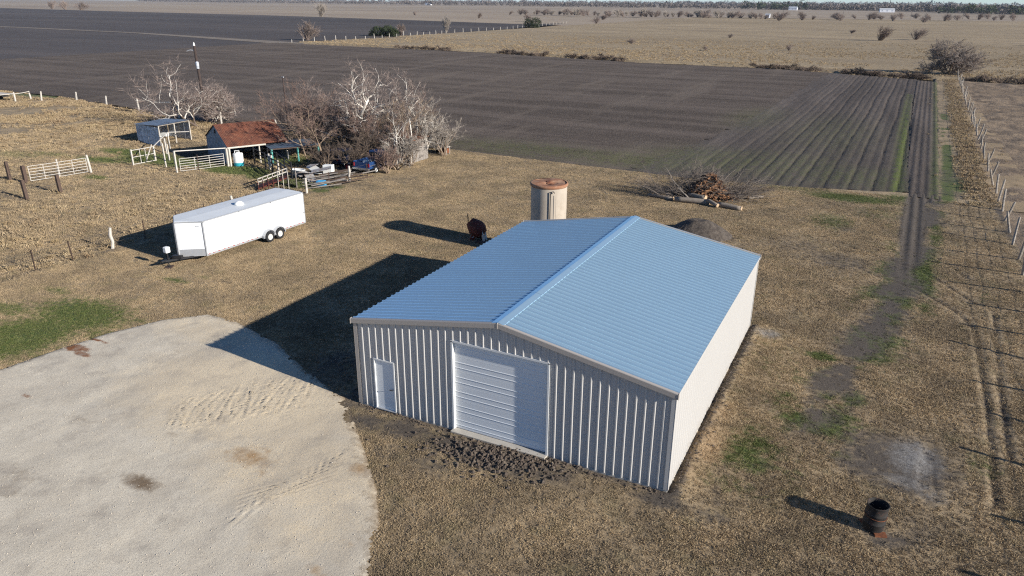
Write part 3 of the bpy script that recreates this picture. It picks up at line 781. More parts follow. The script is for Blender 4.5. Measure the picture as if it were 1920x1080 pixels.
def scatter(name, base, den, tufts, smin, smax, label, cat, seed=1):
    """one stuff object: tufts spread over a copy of a ground mesh by geometry nodes"""
    src = bpy.data.collections.new(name + '_source')
    for t_ in tufts: src.objects.link(t_)
    me = base.data; bpy.data.objects.remove(base)
    n = len(me.vertices); co = np.empty(n * 3, np.float32); me.vertices.foreach_get('co', co); co = co.reshape(-1, 3)
    a = me.attributes.new('gden', 'FLOAT', 'POINT')
    a.data.foreach_set('value', np.asarray(den(co[:, 0], co[:, 1]), np.float32))
    o = bpy.data.objects.new(name, me); col.objects.link(o)
    tag(o, label, cat, kind='stuff')
    ng = bpy.data.node_groups.new(name, 'GeometryNodeTree')
    ng.interface.new_socket('Geometry', in_out='INPUT', socket_type='NodeSocketGeometry')
    ng.interface.new_socket('Geometry', in_out='OUTPUT', socket_type='NodeSocketGeometry')
    N = ng.nodes.new; Lk = ng.links.new
    gi = N('NodeGroupInput'); go = N('NodeGroupOutput')
    dp = N('GeometryNodeDistributePointsOnFaces'); dp.inputs['Seed'].default_value = seed
    na = N('GeometryNodeInputNamedAttribute'); na.data_type = 'FLOAT'; na.inputs['Name'].default_value = 'gden'
    Lk(gi.outputs[0], dp.inputs['Mesh']); Lk(na.outputs[0], dp.inputs['Density'])
    ci = N('GeometryNodeCollectionInfo'); ci.inputs['Collection'].default_value = src
    ci.inputs['Separate Children'].default_value = True; ci.inputs['Reset Children'].default_value = True
    ip = N('GeometryNodeInstanceOnPoints')
    Lk(dp.outputs['Points'], ip.inputs['Points']); Lk(ci.outputs[0], ip.inputs['Instance'])
    ip.inputs['Pick Instance'].default_value = True
    rv = N('FunctionNodeRandomValue'); rv.data_type = 'FLOAT_VECTOR'
    rv.inputs[0].default_value = (-.12, -.12, 0); rv.inputs[1].default_value = (.12, .12, 6.283)
    Lk(rv.outputs[0], ip.inputs['Rotation'])
    rs = N('FunctionNodeRandomValue'); rs.data_type = 'FLOAT'
    rs.inputs[2].default_value = smin; rs.inputs[3].default_value = smax
    Lk(rs.outputs[1], ip.inputs['Scale'])
    Lk(ip.outputs[0], go.inputs[0])
    mod = o.modifiers.new('scatter', 'NODES'); mod.node_group = ng
    return o


lawn_tufts = [tuft('grass_tuft', 20, .034, .085, .0055, M['grass'], 1.3, i) for i in range(6)]


def d_lawn(x, y):
    d = np.hypot(x - CAM[0], y - CAM[1])
    g = 120 * np.clip(34 / d, .28, 1.0)
    s = np.clip(m_soil(x, y), 0, 1)
    g = g * np.clip(1.1 - 1.45 * s, .03, 1) * (y < y_field_near(x) + .3) * np.clip(1 - m_ash(x, y), .1, 1) * np.clip(1 - .6 * m_sand(x, y), .2, 1)
    g = g * np.clip(1 - (pad_sd(x, y) - .05 - .8 * (fbm(x, y, 1.3, 72) - .5)) / .45, 0, 1)
    g = g * ~((x > -.12) & (x < 12.32) & (y > -.03) & (y < 14.7))
    ang = np.degrees(np.arctan2(x - CAM[0], y - CAM[1])) + 26.7       # spread only over the part of the yard in sight, with a margin
    g = g * (np.abs(ang) < 47) * (d > 12)
    return g * np.clip(.1 + 2.0 * fbm(x, y, .9, 71) * (.4 + 1.2 * fbm(x, y, .25, 73)), .15, 1.6)


lawn_base = grid_mesh('lawn_grass', step(-25.9, 25.4, .27), step(-14, 47, .27), z_lawn, M['grass'], dict(green=m_green, soil=m_soil, sand=m_sand, ash=m_ash), link=False)
scatter('lawn_grass', lawn_base, d_lawn, lawn_tufts, .6, 1.35, 'short dormant tan grass covering the mown yard around the metal building', 'grass', 3)
tall_tufts = [tuft('tall_grass_tuft', 30, .30, .30, .013, M['tall_grass'], .7, 40 + i) for i in range(5)]


def d_past(x, y):
    d = np.hypot(x - CAM[0], y - CAM[1])
    g = 1.6 * (fbm(x, y, .22, 81) > .44) + 4.0 * (fbm(x, y, .35, 82) > .56)
    back = np.clip((y - 33) / 6, 0, 1) * (x < -57)
    g = g * (.5 + 2.2 * back) * np.clip(90 / d, .3, 1)
    g = g * np.clip(1 - 1.0 * blobs(x, y, SOIL2), 0, 1) * np.clip(1 - 1.1 * blobs(x, y, GREEN2), 0, 1)
    smooth = blobs(x, y, [((-41.96,19.57), 8, 4, 1.0), ((-37.63,23.03), 5, 2.5, 1.0), ((-44.73,14.90), 7, 3, 1.0), ((-34.79,25.72), 3, 2, .8)])
    return g * (1 - .93 * smooth) * (y < y_field_near(x) - .6) * (x > -135) * (y > 0)


P_ATT = dict(green=lambda x, y: blobs(x, y, GREEN2) + .15 * (fbm(x, y, .12, 25) - .5), soil=m_soil2, sand=lambda x, y: 0 * x, ash=lambda x, y: 0 * x)
pb1, pb2 = [grid_mesh('pasture_grass', step(-136, -25.8, .8), step(-6, 58, .8), z_pasture, M['grass'], P_ATT, link=False) for _ in range(2)]
scatter('pasture_grass', pb1, d_past, tall_tufts, .35, 1.0, 'tall straw coloured grass growing in the pasture left of the yard', 'grass', 5)
short_past = [tuft('short_grass_tuft', 24, .085, .22, .010, M['grass'], .9, 60 + i) for i in range(4)]
scatter('pasture_short_grass', pb2, lambda x, y: 16 * np.clip(60 / np.hypot(x - CAM[0], y - CAM[1]), .2, 1) * (x > -75) * (y > -6) * (y < y_field_near(x) - .5), short_past, .6, 1.4, 'short matted grass between the taller clumps of the left pasture', 'grass', 6)
vb = grid_mesh('verge_grass', step(21, 28.5, .5), step(46, 168, 1), lambda x, y: 0 * x - .03, M['grass'], link=False)
scatter('verge_grass', vb, lambda x, y: np.where((x > 23.3 + .022 * (y - 60)) & (x < 25.4 + .022 * (y - 60)), 10.0, .12) * (fbm(x, y, .4, 91) + .4) * np.clip(1.5 - y / 150, .4, 1), tall_tufts, .25, .75, 'strip of tall dry grass along the long post fence', 'grass', 7)
edge_tufts = [tuft('meadow_tuft', 26, .5, .7, .035, M['tall_grass'], .6, 50 + i) for i in range(4)]
mb_ = grid_mesh('meadow_grass', step(-181, 112, 4), np.concatenate([step(156, 200, 1.6), step(204, 320, 6)]), z_meadow, M['grass'], None, lambda x, y: y > np.where(x < 26, y_field_far(x), 160), link=False)
scatter('meadow_grass', mb_, lambda x, y: .55 * (fbm(x, y, .06, 95) > .42) * np.clip(1.25 - (y - 165) / 130, 0, 1) * (x > -182) * (x < 110) + .5 * (np.abs(y - np.where(x < 26, y_field_far(x), 160) - 6.5) < 2.5) * (x < 110), edge_tufts, .25, .75,
        'tall dry grass of the meadow behind the ploughed field', 'grass', 8)

# loose stones and clods
def stones(name, pts, sizes, mat, label, cat, seed=0):
    g = np.random.default_rng(seed)
    base = np.array([(1, 0, 0), (-1, 0, 0), (0, 1, 0), (0, -1, 0), (0, 0, 1), (0, 0, -.6)], float)
    tri = np.array([(0, 2, 4), (2, 1, 4), (1, 3, 4), (3, 0, 4), (2, 0, 5), (1, 2, 5), (3, 1, 5), (0, 3, 5)])
    n = len(pts)
    j = base[None] * (1 + .45 * (g.random((n, 6, 3)) - .5)) + .25 * (g.random((n, 6, 3)) - .5)
    a = g.random(n) * 6.283
    c, s = np.cos(a)[:, None], np.sin(a)[:, None]
    j = np.stack([j[..., 0] * c - j[..., 1] * s, j[..., 0] * s + j[..., 1] * c, j[..., 2] * .75], -1)
    V = (j * np.asarray(sizes)[:, None, None] + np.asarray(pts)[:, None, :]).reshape(-1, 3)
    F = (tri[None] + 6 * np.arange(n)[:, None, None]).reshape(-1, 3)
    me = bpy.data.meshes.new(name); me.from_pydata(V, [], F); me.materials.append(mat); me.update()
    o = bpy.data.objects.new(name, me); col.objects.link(o)
    return tag(o, label, cat, kind='stuff')


g = np.random.default_rng(5)
px = g.uniform(-16, 6.5, 15000); py = g.uniform(-13, 4, 15000)
k = (pad_sd(px, py) > .1) & (g.random(15000) < .35 + .65 * (fbm(px, py, .4, 66) > .5))
px, py = px[k], py[k]
sz = .007 + .018 * g.random(len(px)) ** 3
stones('loose_gravel', np.stack([px, py, pad_z(px, py) + sz * .3], -1), sz, M['stone'], 'loose pale stones scattered over the gravel pad', 'gravel', 2)
n = 2000
u = g.normal(0, 1, n); w = g.normal(0, 1, n)
cx0, cy0 = (6.47,-0.94)
px = cx0 + u * 1.3; py = np.minimum(cy0 + .18 * u + w * .5, -.12)
sz = .010 + .085 * g.random(n) ** 3.2
stones('dirt_clods', np.stack([px, py, z_lawn(px, py) + sz * .35], -1), sz, M['clod'], 'dark clods and rubble heaped before the overhead door', 'rubble', 3)
n = 900
t_ = g.random(n)
px = np.where(t_ < .6, 12.25 + np.abs(g.normal(.1, .25, n)), g.uniform(-.2, 12.2, n)); py = np.where(t_ < .6, g.uniform(0, 14.6, n), -.05 - np.abs(g.normal(.05, .16, n)))
sz = .015 + .05 * g.random(n) ** 2.5
stones('wall_foot_clods', np.stack([px, py, z_lawn(px, py) + sz * .3], -1), sz, M['clod'], 'soil clods lying along the foot of the metal building walls', 'rubble', 4)

# ================================================================== metal building
W, LEN, EAVE, RIDGE = 12.19, 14.59, 3.64, 4.70
PITCH = (RIDGE - EAVE) / (W / 2)
RIB = .3048
bld = thing('metal_building', 'large new white metal building with blue reflecting steel gable roof, rusty tank behind it', 'building', (W / 2, LEN / 2, 0))
MB().box((W / 2, LEN / 2 - .0, .0), (W + .04, LEN + .04, .16)).build('foundation', M['concrete'], bld)


def rib_profile(a, b, first, h=.042):
    """(coordinate, offset) along a sheet between a and b, ribs every RIB from `first`"""
    pts = []
    k = math.floor((a - first) / RIB) - 1
    while first + k * RIB < b + RIB:
        c = first + k * RIB
        pts += [(c - .052, 0), (c - .018, h), (c + .018, h), (c + .052, 0), (c + .105, 0), (c + .115, .006), (c + .13, .006), (c + .14, 0), (c + .185, 0), (c + .195, .006), (c + .21, .006), (c + .22, 0)]
        k += 1
    out = [p for p in pts if a < p[0] < b]

    def off(x):
        return float(np.interp(x, [p[0] for p in pts], [p[1] for p in pts]))
    return [(a, off(a))] + out + [(b, off(b))]


def gable_z(x): return EAVE + PITCH * min(x, W - x) - .03


OPEN_F = [(2.5 * RIB, 5.5 * RIB + .03, 2.16), (14 * RIB, 26 * RIB, 3.60)]


def sheet(cols, nrm, name):
    """cols: list of (x, y, z0, z1); one sheet of steel with a little thickness"""
    m = MB()
    n = len(cols)
    v = [(x, y, z0) for x, y, z0, z1 in cols] + [(x, y, z1) for x, y, z0, z1 in cols]
    f = [(i, i + 1, n + i + 1, n + i) for i in range(n - 1) if abs(cols[i][0] - cols[i + 1][0]) + abs(cols[i][1] - cols[i + 1][1]) > 1e-6]
    return m.add(v, f)


def front_like(y0, sgn, openings, nm):
    a = 0.0
    while a < W - .01:
        b = min(a + 3 * RIB, W)
        m = MB()
        cuts = sorted({a, b} | {c for o in openings for c in o[:2] if a < c < b} | ({W / 2} if a < W / 2 < b else set()))
        for c0, c1 in zip(cuts[:-1], cuts[1:]):
            mid = (c0 + c1) / 2
            z0 = .06
            for o0, o1, oh in openings:
                if o0 < mid < o1: z0 = oh + .03
            if gable_z(mid) - z0 < .05: continue
            pr = rib_profile(c0, c1, 0.0)
            cols = [(x, y0 - sgn * d, z0, gable_z(x)) for x, d in pr]
            m.v.append(np.array([(x, y, z) for x, y, z, _ in cols] + [(x, y, z) for x, y, _, z in cols]))
            k = len(cols); q = m.n
            m.f += [(q + i, q + i + 1, q + k + i + 1, q + k + i) for i in range(k - 1)]
            m.n += 2 * k
        if m.n: m.build(nm, M['panel'], bld)
        a = b


front_like(0.0, 1, OPEN_F, 'wall_panel')
front_like(LEN, -1, [], 'wall_panel')
for x0, sg in ((0.0, -1), (W, 1)):
    a = 0.0
    while a < LEN - .01:
        b = min(a + 3 * RIB, LEN)
        cols = [(x0 + sg * d, y, .06, EAVE - .02) for y, d in rib_profile(a, b, .12)]
        sheet(cols, None, '').build('wall_panel', M['panel'], bld)
        a = b
# roof sheets: ribs run from ridge to eave
OV = .10
sl = math.hypot(W / 2 + OV, PITCH * (W / 2 + OV))
for side in (-1, 1):
    a = -OV
    while a < LEN + OV - .01:
        b = min(a + 3 * RIB, LEN + OV)
        if LEN + OV - b < .2: b = LEN + OV
        m = MB(); pr = rib_profile(a, b, .05, .048)
        nx, nz = side * PITCH / math.hypot(1, PITCH), 1 / math.hypot(1, PITCH)
        v = []
        for u in (0.02, .5, 1.0):
            for y, d in pr:
                xx = W / 2 + side * u * (W / 2 + OV); zz = RIDGE - PITCH * u * (W / 2 + OV)
                v.append((xx + nx * d, y, zz + nz * d))
        k = len(pr)
        f = [(r * k + i, r * k + i + 1, (r + 1) * k + i + 1, (r + 1) * k + i) for r in range(2) for i in range(k - 1)]
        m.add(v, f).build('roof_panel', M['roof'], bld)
        a = b
# ridge cap in overlapping lengths
y = -OV - .01
while y < LEN + OV:
    y2 = min(y + 3.05, LEN + OV + .01)
    m = MB(); c = .24
    pts = [(-c, -c * PITCH + .030), (-c + .01, -c * PITCH + .048), (-.05, .050), (0, .060), (.05, .050), (c - .01, -c * PITCH + .048), (c, -c * PITCH + .030)]
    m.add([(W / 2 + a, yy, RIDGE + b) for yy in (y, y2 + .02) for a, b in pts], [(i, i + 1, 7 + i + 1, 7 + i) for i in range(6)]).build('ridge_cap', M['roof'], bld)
    y = y2
# rake trim: rounded box along both gables, and eave trim
for y0 in (-OV - .03, LEN + OV - .07):
    for side in (-1, 1):
        m = MB()
        x1 = W / 2 + side * (W / 2 + OV + .02); z1 = RIDGE - PITCH * (W / 2 + OV)
        sec = [(0, -.16), (0, .02), (.02, .045), (.10, .045), (.10, -.10), (.08, -.16)]
        v = [(W / 2, y0 + a, RIDGE + b) for a, b in sec] + [(x1, y0 + a, z1 + b) for a, b in sec]
        k = len(sec)
        m.add(v, [tuple(range(k)), tuple(range(2 * k - 1, k - 1, -1))] + [(i, (i + 1) % k, k + (i + 1) % k, k + i) for i in range(k)])
        m.build('rake_trim', M['trim'], bld, bevel=.012)
for side in (-1, 1):
    x1 = W / 2 + side * (W / 2 + OV)
    MB().box((x1 - side * .035, LEN / 2, EAVE - .075), (.07, LEN + 2 * OV - .18, .11)).build('eave_trim', M['trim'] if side < 0 else M['panel'], bld)
for cx, cy in ((0, 0), (W, 0), (0, LEN), (W, LEN)):
    sx = 1 if cx == 0 else -1; sy = 1 if cy == 0 else -1
    m = MB()
    m.box((cx + sx * .02, cy - sy * .049, EAVE / 2 + .02), (.15, .006, EAVE - .10))
    m.box((cx - sx * .052, cy + sy * .02, EAVE / 2 + .02), (.006, .15, EAVE - .10))
    m.build('corner_trim', M['panel'] if cx == W else M['trim'], bld)
# overhead door: six sections, each with two horizontal ribs
D0, D1, DT = 14 * RIB, 26 * RIB, 3.60
od = MB()
for x in (D0 - .035, D1 + .035):
    od.box((x, .02, DT / 2 + .05), (.07, .135, DT - .02))
od.box(((D0 + D1) / 2, .02, DT + .045), (D1 - D0 + .14, .135, .07))
od = od.build('overhead_door', M['white_trim'], bld)
hs = (DT - .08) / 6
for k in range(6):
    m = MB(); z0 = .09 + k * hs; pr = []
    prof = [(0, .003), (.006, 0), (.13, 0), (.14, .012), (.155, .012), (.165, 0), (.34, 0), (.35, .012), (.365, .012), (.375, 0), (hs - .006, 0), (hs - .001, .003)]
    v = [(x, .088 - d, z0 + z) for x in (D0 + .002, D1 - .002) for z, d in prof]; n = len(prof)
    m.add(v, [(i, n + i, n + i + 1, i + 1) for i in range(n - 1)]).build('door_section', M['door_white'], od)
MB().box(((D0 + D1) / 2, .083, .087), (D1 - D0 - .02, .03, .03)).build('bottom_seal', M['black_metal'], od)
MB().box(((D0 + D1) / 2, -.07, .03), (D1 - D0 + .1, .34, .14)).build('door_sill', M['concrete'], od)
# walk door
d0, d1, dh = 2.5 * RIB, 5.5 * RIB + .03, 2.16
wd = MB().box((d0 + .025, 0.0, dh / 2 + .03), (.05, .11, dh)).box((d1 - .025, 0.0, dh / 2 + .03), (.05, .11, dh)).box(((d0 + d1) / 2, 0.0, dh + .005), (d1 - d0 - .1, .11, .05)).build('walk_door', M['white_trim'], bld)
MB().box(((d0 + d1) / 2, .02, dh / 2 + .03), (d1 - d0 - .11, .04, dh - .08)).build('door_leaf', M['door_white'], wd)
m = MB().tube([(d1 - .13, .0, 1.0), (d1 - .13, -.07, 1.0), (d1 - .16, -.08, 1.0), (d1 - .25, -.08, 1.0)], .016, 8)
m.build('handle', M['black_metal'], wd)
MB().box(((d0 + d1) / 2, -.03, .07), (d1 - d0, .12, .03)).build('threshold', M['aluminium'], wd)

# ================================================================== enclosed cargo trailer
TX, TY = -18.45, 9.15                          # front right body corner
ta = math.atan2(.35, 8.2)                      # heading of the side wall
e_l = np.array([math.sin(ta), math.cos(ta)]); e_w = np.array([-math.cos(ta), math.sin(ta)])
TL, TWD, TZ0, TZ1 = 8.2, 2.5, .42, 2.55


def tp(w, l, z): return (TX + e_w[0] * w + e_l[0] * l, TY + e_w[1] * w + e_l[1] * l, z)


trl = thing('cargo_trailer', 'long white enclosed V-nose cargo trailer with two axles parked on dry grass', 'trailer', tp(TWD / 2, TL / 2, 0))
plan = [(0, 0), (TWD / 2, -.95), (TWD, 0), (TWD, TL), (0, TL)]
MB().prism([tp(w, l, TZ0) for w, l in plan[::-1]], (0, 0, TZ1 - TZ0)).build('body', M['trailer_white'], trl, bevel=.02)
rp = [(-.015, -.01), (TWD / 2, -.97), (TWD + .015, -.01), (TWD + .015, TL + .015), (-.015, TL + .015)]
roof = MB()
v = [tp(w, l, TZ1 + .004) for w, l in rp] + [tp(TWD / 2, -.93, TZ1 + .03), tp(TWD / 2, TL, TZ1 + .045)]
roof.add(v, [(0, 1, 5), (1, 2, 5), (2, 3, 6, 5), (4, 0, 5, 6), (3, 4, 6)])
roof = roof.build('roof', M['trailer_roof'], trl)
vd = MB(); c = tp(1.05, 3.7, TZ1 + .03)
vd.lathe(c, [(.30, 0), (.30, .06), (.26, .13), (.17, .20), (.06, .235), (.0, .24)], 20, (True, False))
vd.build('roof_vent', M['plastic_white'], roof, True)
for a, b in (((0, 0), (TWD / 2, -.95)), ((TWD / 2, -.95), (TWD, 0)), ((0, 0), (0, TL)), ((TWD, 0), (TWD, TL)), ((0, TL), (TWD, TL))):
    n_ = np.array([b[1] - a[1], -(b[0] - a[0])]) / math.hypot(b[0] - a[0], b[1] - a[1]) * .012
    if a[0] > TWD / 2 or b[0] == TWD and a[0] == TWD / 2: pass
    MB().beam(tp(a[0], a[1], TZ1 - .03), tp(b[0], b[1], TZ1 - .03), .05, .075).build('roof_rail', M['aluminium'], trl)
for w, l, s in ((0, 0, .09), (TWD / 2, -.95, .12), (TWD, 0, .09), (0, TL, .06), (TWD, TL, .06)):
    MB().beam(tp(w, l, TZ0), tp(w, l, TZ1 - .07), s, s).build('corner_post', M['aluminium'], trl)
for w0, w1 in ((0, TWD / 2), (TWD / 2, TWD)):
    l0, l1 = (0, -.95) if w0 == 0 else (-.95, 0)
    q = np.array(tp((w0 + w1) / 2, (l0 + l1) / 2, TZ0 + .24)); p0 = np.array(tp(w0, l0, 0)); p1 = np.array(tp(w1, l1, 0))
    ang = math.atan2(p1[1] - p0[1], p1[0] - p0[0])
    MB().box(q, (np.linalg.norm(p1 - p0) - .02, .03, .42), ang).build('stone_guard', M['aluminium'], trl)
g_ = np.array(tp(.23, -.175 - .012, TZ1 - .28)); ang = math.atan2(*(np.array(tp(TWD / 2, -.95, 0)) - np.array(tp(0, 0, 0)))[[1, 0]])
for dx in (-.10, -.03, .04, .09):
    MB().box(g_ + np.array([dx * math.cos(ang), dx * math.sin(ang), 0]), (.045, .012, .05), ang).build('lettering', M['aluminium'], trl)
MB().beam(tp(-.012, 0.05, TZ0 + .05), tp(-.012, TL - .02, TZ0 + .05), .03, .12).build('side_rail', M['aluminium'], trl)
for k in range(22):
    l = .15 + k * .37
    if 4.2 < l < 6.2: continue
    MB().box(tp(-.031, l, TZ0 + .09), (.008, .16, .05), -ta).build('reflector', M['red_reflector'], trl)
for z, l in ((TZ0 + .35, .08), (TZ0 + .75, TL - .1), (TZ1 - .06, .06), (TZ1 - .06, 2.7), (TZ1 - .06, 5.3)):
    MB().box(tp(-.03, l, z), (.03, .09, .035), -ta).build('marker_lamp', M['black_metal'], trl)
fen = MB()
for s0, s1 in ((4.32, 5.22), (5.18, 6.08)):
    A = [math.pi * k / 10 for k in range(11)]
    for k in range(10):
        c_ = (s0 + s1) / 2
        for (r0, r1) in ((.44, .50),):
            P = [tp(-.25, c_ - r * math.cos(a) * 1.02, .36 + r * math.sin(a)) for r in (r0, r1) for a in (A[k], A[k + 1])]
            Q = [tp(.02, c_ - r * math.cos(a) * 1.02, .36 + r * math.sin(a)) for r in (r0, r1) for a in (A[k], A[k + 1])]
            fen.add(P + Q, [(0, 1, 3, 2), (4, 6, 7, 5), (2, 3, 7, 6), (0, 4, 5, 1)])
fen.build('fender', M['aluminium'], trl)
for side_w in (-.16, TWD - .12):
    for l in (4.77, 5.63):
        ws = MB(); c_ = np.array(tp(side_w, l, .36))
        ax = np.array([e_w[0], e_w[1], 0])
        prof = [(.20, .10), (.32, .11), (.355, .08), (.36, 0), (.355, -.08), (.32, -.11), (.20, -.10)]
        n = 22
        v = [c_ + ax * d + r * (math.cos(2 * math.pi * i / n) * np.array([e_l[0], e_l[1], 0]) + math.sin(2 * math.pi * i / n) * np.array([0, 0, 1])) for r, d in prof for i in range(n)]
        k = len(prof)
        f = [(a * n + i, a * n + (i + 1) % n, (a + 1) * n + (i + 1) % n, (a + 1) * n + i) for a in range(k - 1) for i in range(n)]
        wh = ws.add(v, f).build('wheel', M['dark_rubber'], trl, True)
        r_ = MB(); sg = -1 if side_w < 1 else 1
        v = [c_ + ax * (sg * d) + r * (math.cos(2 * math.pi * i / n) * np.array([e_l[0], e_l[1], 0]) + math.sin(2 * math.pi * i / n) * np.array([0, 0, 1])) for r, d in ((.21, .085), (.17, .06), (.10, .085), (.05, .10), (.001, .10)) for i in range(n)]
        r_.add(v, [(a * n + i, a * n + (i + 1) % n, (a + 1) * n + (i + 1) % n, (a + 1) * n + i) for a in range(4) for i in range(n)]).build('rim', M['steel_wheel'], wh, True)
tg = MB()
tg.beam(tp(.35, .3, .38), tp(TWD / 2 - .04, -1.95, .44), .06, .10).beam(tp(TWD - .35, .3, .38), tp(TWD / 2 + .04, -1.95, .44), .06, .10)
tg.box(tp(TWD / 2, -2.05, .47), (.12, .30, .09), -ta)
tg.build('tongue', M['black_metal'], trl)
MB().tube([tp(TWD / 2, -1.72, .06), tp(TWD / 2, -1.72, .95)], .035, 10).lathe(tp(TWD / 2, -1.72, .0), [(.12, 0), (.12, .03), (.04, .07)], 14).build('jack', M['black_metal'], trl)
MB().box(tp(TWD / 2, -1.72, 1.08), (.30, .30, .36), -ta).build('jack_cover', M['plastic_white'], trl, bevel=.05)
MB().box(tp(TWD / 2 - .25, -1.25, .55), (.55, .25, .20), .35).build('battery_box', M['black_metal'], trl, bevel=.01)
MB().box(tp(TWD / 2, -1.72, .02), (.4, .5, .05), .5).build('jack_block', M['dark_wood'], trl)
MB().box(tp(TWD / 2, 3.9, .36), (1.6, 7.6, .10), -ta).build('chassis', M['black_metal'], trl)
for l in (4.77, 5.63):
    MB().tube([tp(.0, l, .36), tp(TWD, l, .36)], .045, 8).build('axle', M['black_metal'], trl)

# ================================================================== tank, implement, soil heap, burn barrel
TK = (-.90, 19.75)
tank = thing('water_tank', 'tall tan cylindrical tank with rusty caved-in lid behind the metal building', 'tank', TK)
MB().lathe((TK[0], TK[1], 0), [(1.08, -.05), (1.08, 4.48)], 48, (False, False)).build('wall', M['tan_tank'], tank, True)
MB().lathe((TK[0], TK[1], 0), [(1.08, 4.44), (1.13, 4.50), (1.15, 4.58), (1.12, 4.65), (1.06, 4.65)], 48, (False, False)).build('rim', M['rust_lid'], tank, True)
m = MB(); n = 48; rings = [1.09, .85, .55, .28]
v = []
for r in rings:
    for i in range(n):
        a = 2 * math.pi * i / n
        x, y = r * math.cos(a), r * math.sin(a)
        dip = .16 * math.exp(-((x - .2) ** 2 + (y + .05) ** 2) / .12) + .03 * math.sin(a * 3)
        v.append((TK[0] + x, TK[1] + y, 4.63 + .05 * (1.1 - r) - dip))
v.append((TK[0], TK[1], 4.56))
f = [(a * n + i, a * n + (i + 1) % n, (a + 1) * n + (i + 1) % n, (a + 1) * n + i) for a in range(3) for i in range(n)] + [(3 * n + i, 3 * n + (i + 1) % n, 4 * n) for i in range(n)]
hole = lambda q: all((v[i][0] - TK[0] - .30) ** 2 / .16 + (v[i][1] - TK[1] + .18) ** 2 / .045 < 1 for i in q)
f = [q for q in f if not hole(q)]
lid = m.add(v, f).build('lid', M['rust_lid'], tank)
MB().box((TK[0] + .28, TK[1] - .12, 4.595), (.55, .16, .012), .4, .25).build('torn_flap', M['rust'], lid)
MB().box((TK[0] - .1, TK[1] + .05, 4.67), (.22, .12, .06), .9).build('lid_latch', M['rust_red'], lid)
MB().lathe((TK[0], TK[1], 0), [(1.03, 3.8), (1.03, 3.82)], 32).build('inside_shade_disc', M['inside_black'], tank)  # black disc paints in the shade below the torn lid
pa = R(-62)
px_, py_ = TK[0] + 1.15 * math.cos(pa), TK[1] + 1.15 * math.sin(pa)
MB().tube([(px_, py_, 0), (px_, py_, 4.2), (px_ + .05, py_ - .01, 4.32), (px_ + .16, py_ + .06, 4.36), (px_ + .22, py_ + .1, 4.26)], .028, 8).build('pipe', M['black_metal'], tank, True)
MB().tube([(px_ + .30, py_ + .16, 0), (px_ + .30, py_ + .16, 4.15)], .014, 6).build('overflow_pipe', M['tan_tank'], tank, True)

IX, IY = -6.6, 20.5
imp = thing('rusty_machine', 'dark red rusty machine standing in the tank shadow left of the metal roof', 'machine', (IX, IY))
m = MB()
def ring(c, ax, r, n=16):
    ax = np.array(ax, float); ax /= np.linalg.norm(ax); s = np.cross(ax, (0, 0, 1)); s /= np.linalg.norm(s); t_ = np.cross(ax, s)
    return [np.array(c) + r * (math.cos(2 * math.pi * i / n) * s + math.sin(2 * math.pi * i / n) * t_) for i in range(n)]
ax = (-.62, -.15, .62); c0 = np.array([IX + .25, IY + .1, .75])
prof = [(-.55, .05), (-.5, .38), (-.2, .56), (.15, .58), (.5, .42), (.72, .30)]
v = []
for d, r in prof: v += ring(c0 + np.array(ax) / np.linalg.norm(ax) * d, ax, r)
n = 16
m.add(v, [(a * n + i, a * n + (i + 1) % n, (a + 1) * n + (i + 1) % n, (a + 1) * n + i) for a in range(5) for i in range(n)] + [tuple(range(n))])
m.build('drum', M['rust_red'], imp, True)
MB().beam((IX - .1, IY - .1, 0), (IX + .2, IY + .05, .55), .34, .3).beam((IX + .5, IY + .2, 0), (IX + .3, IY + .1, .6), .10).build('stand', M['rust_red'], imp)
for dy in (-.12, .22):
    MB().beam((IX + .85, IY + dy, .05), (IX + .72, IY + dy, .72), .10, .10).build('leg', M['white_pipe'], imp)
MB().box((IX + .8, IY + .05, .28), (.08, .36, .28)).build('engine_guard', M['white_pipe'], imp)
MB().beam((IX + .1, IY - .28, .25), (IX + .5, IY - .18, .62), .16, .03).build('brace', M['galv'], imp)
MB().tube([(IX - .35, IY - .05, 1.15), (IX - .38, IY - .05, 1.75)], .028, 6).build('tip_lever', M['black_metal'], imp)
MB().box((IX + 1.1, IY - .2, .04), (1.4, .5, .07), .2).build('skid', M['dark_wood'], imp)
MB().box((IX + 2.5, IY + .9, .10), (.8, .35, .18), .3).build('skid_end', M['dark_wood'], imp)

HX, HY = 6.3, 28.9
m = MB(); N = 46
gx, gy = np.meshgrid(np.linspace(-2.6, 2.6, N), np.linspace(-2.2, 2.2, N))
r = np.hypot(gx / 2.3, gy / 1.9)
gz = 1.35 * np.clip(1 - r, 0, 1) ** .85 * (1 - .25 * np.exp(-((r) / .18) ** 2)) + .22 * (fbm(gx, gy, 2.2, 77, 5) - .5) * np.clip(1.2 - r, 0, 1) - .06
i = np.arange(N * N).reshape(N, N)
F = np.stack([i[:-1, :-1], i[:-1, 1:], i[1:, 1:], i[1:, :-1]], -1).reshape(-1, 4)
m.add(np.stack([gx + HX, gy + HY, gz], -1).reshape(-1, 3), F.tolist())
tag(m.build('soil_heap', M['soil']), 'rounded heap of dark tipped soil just behind the right roof slope', 'soil heap')

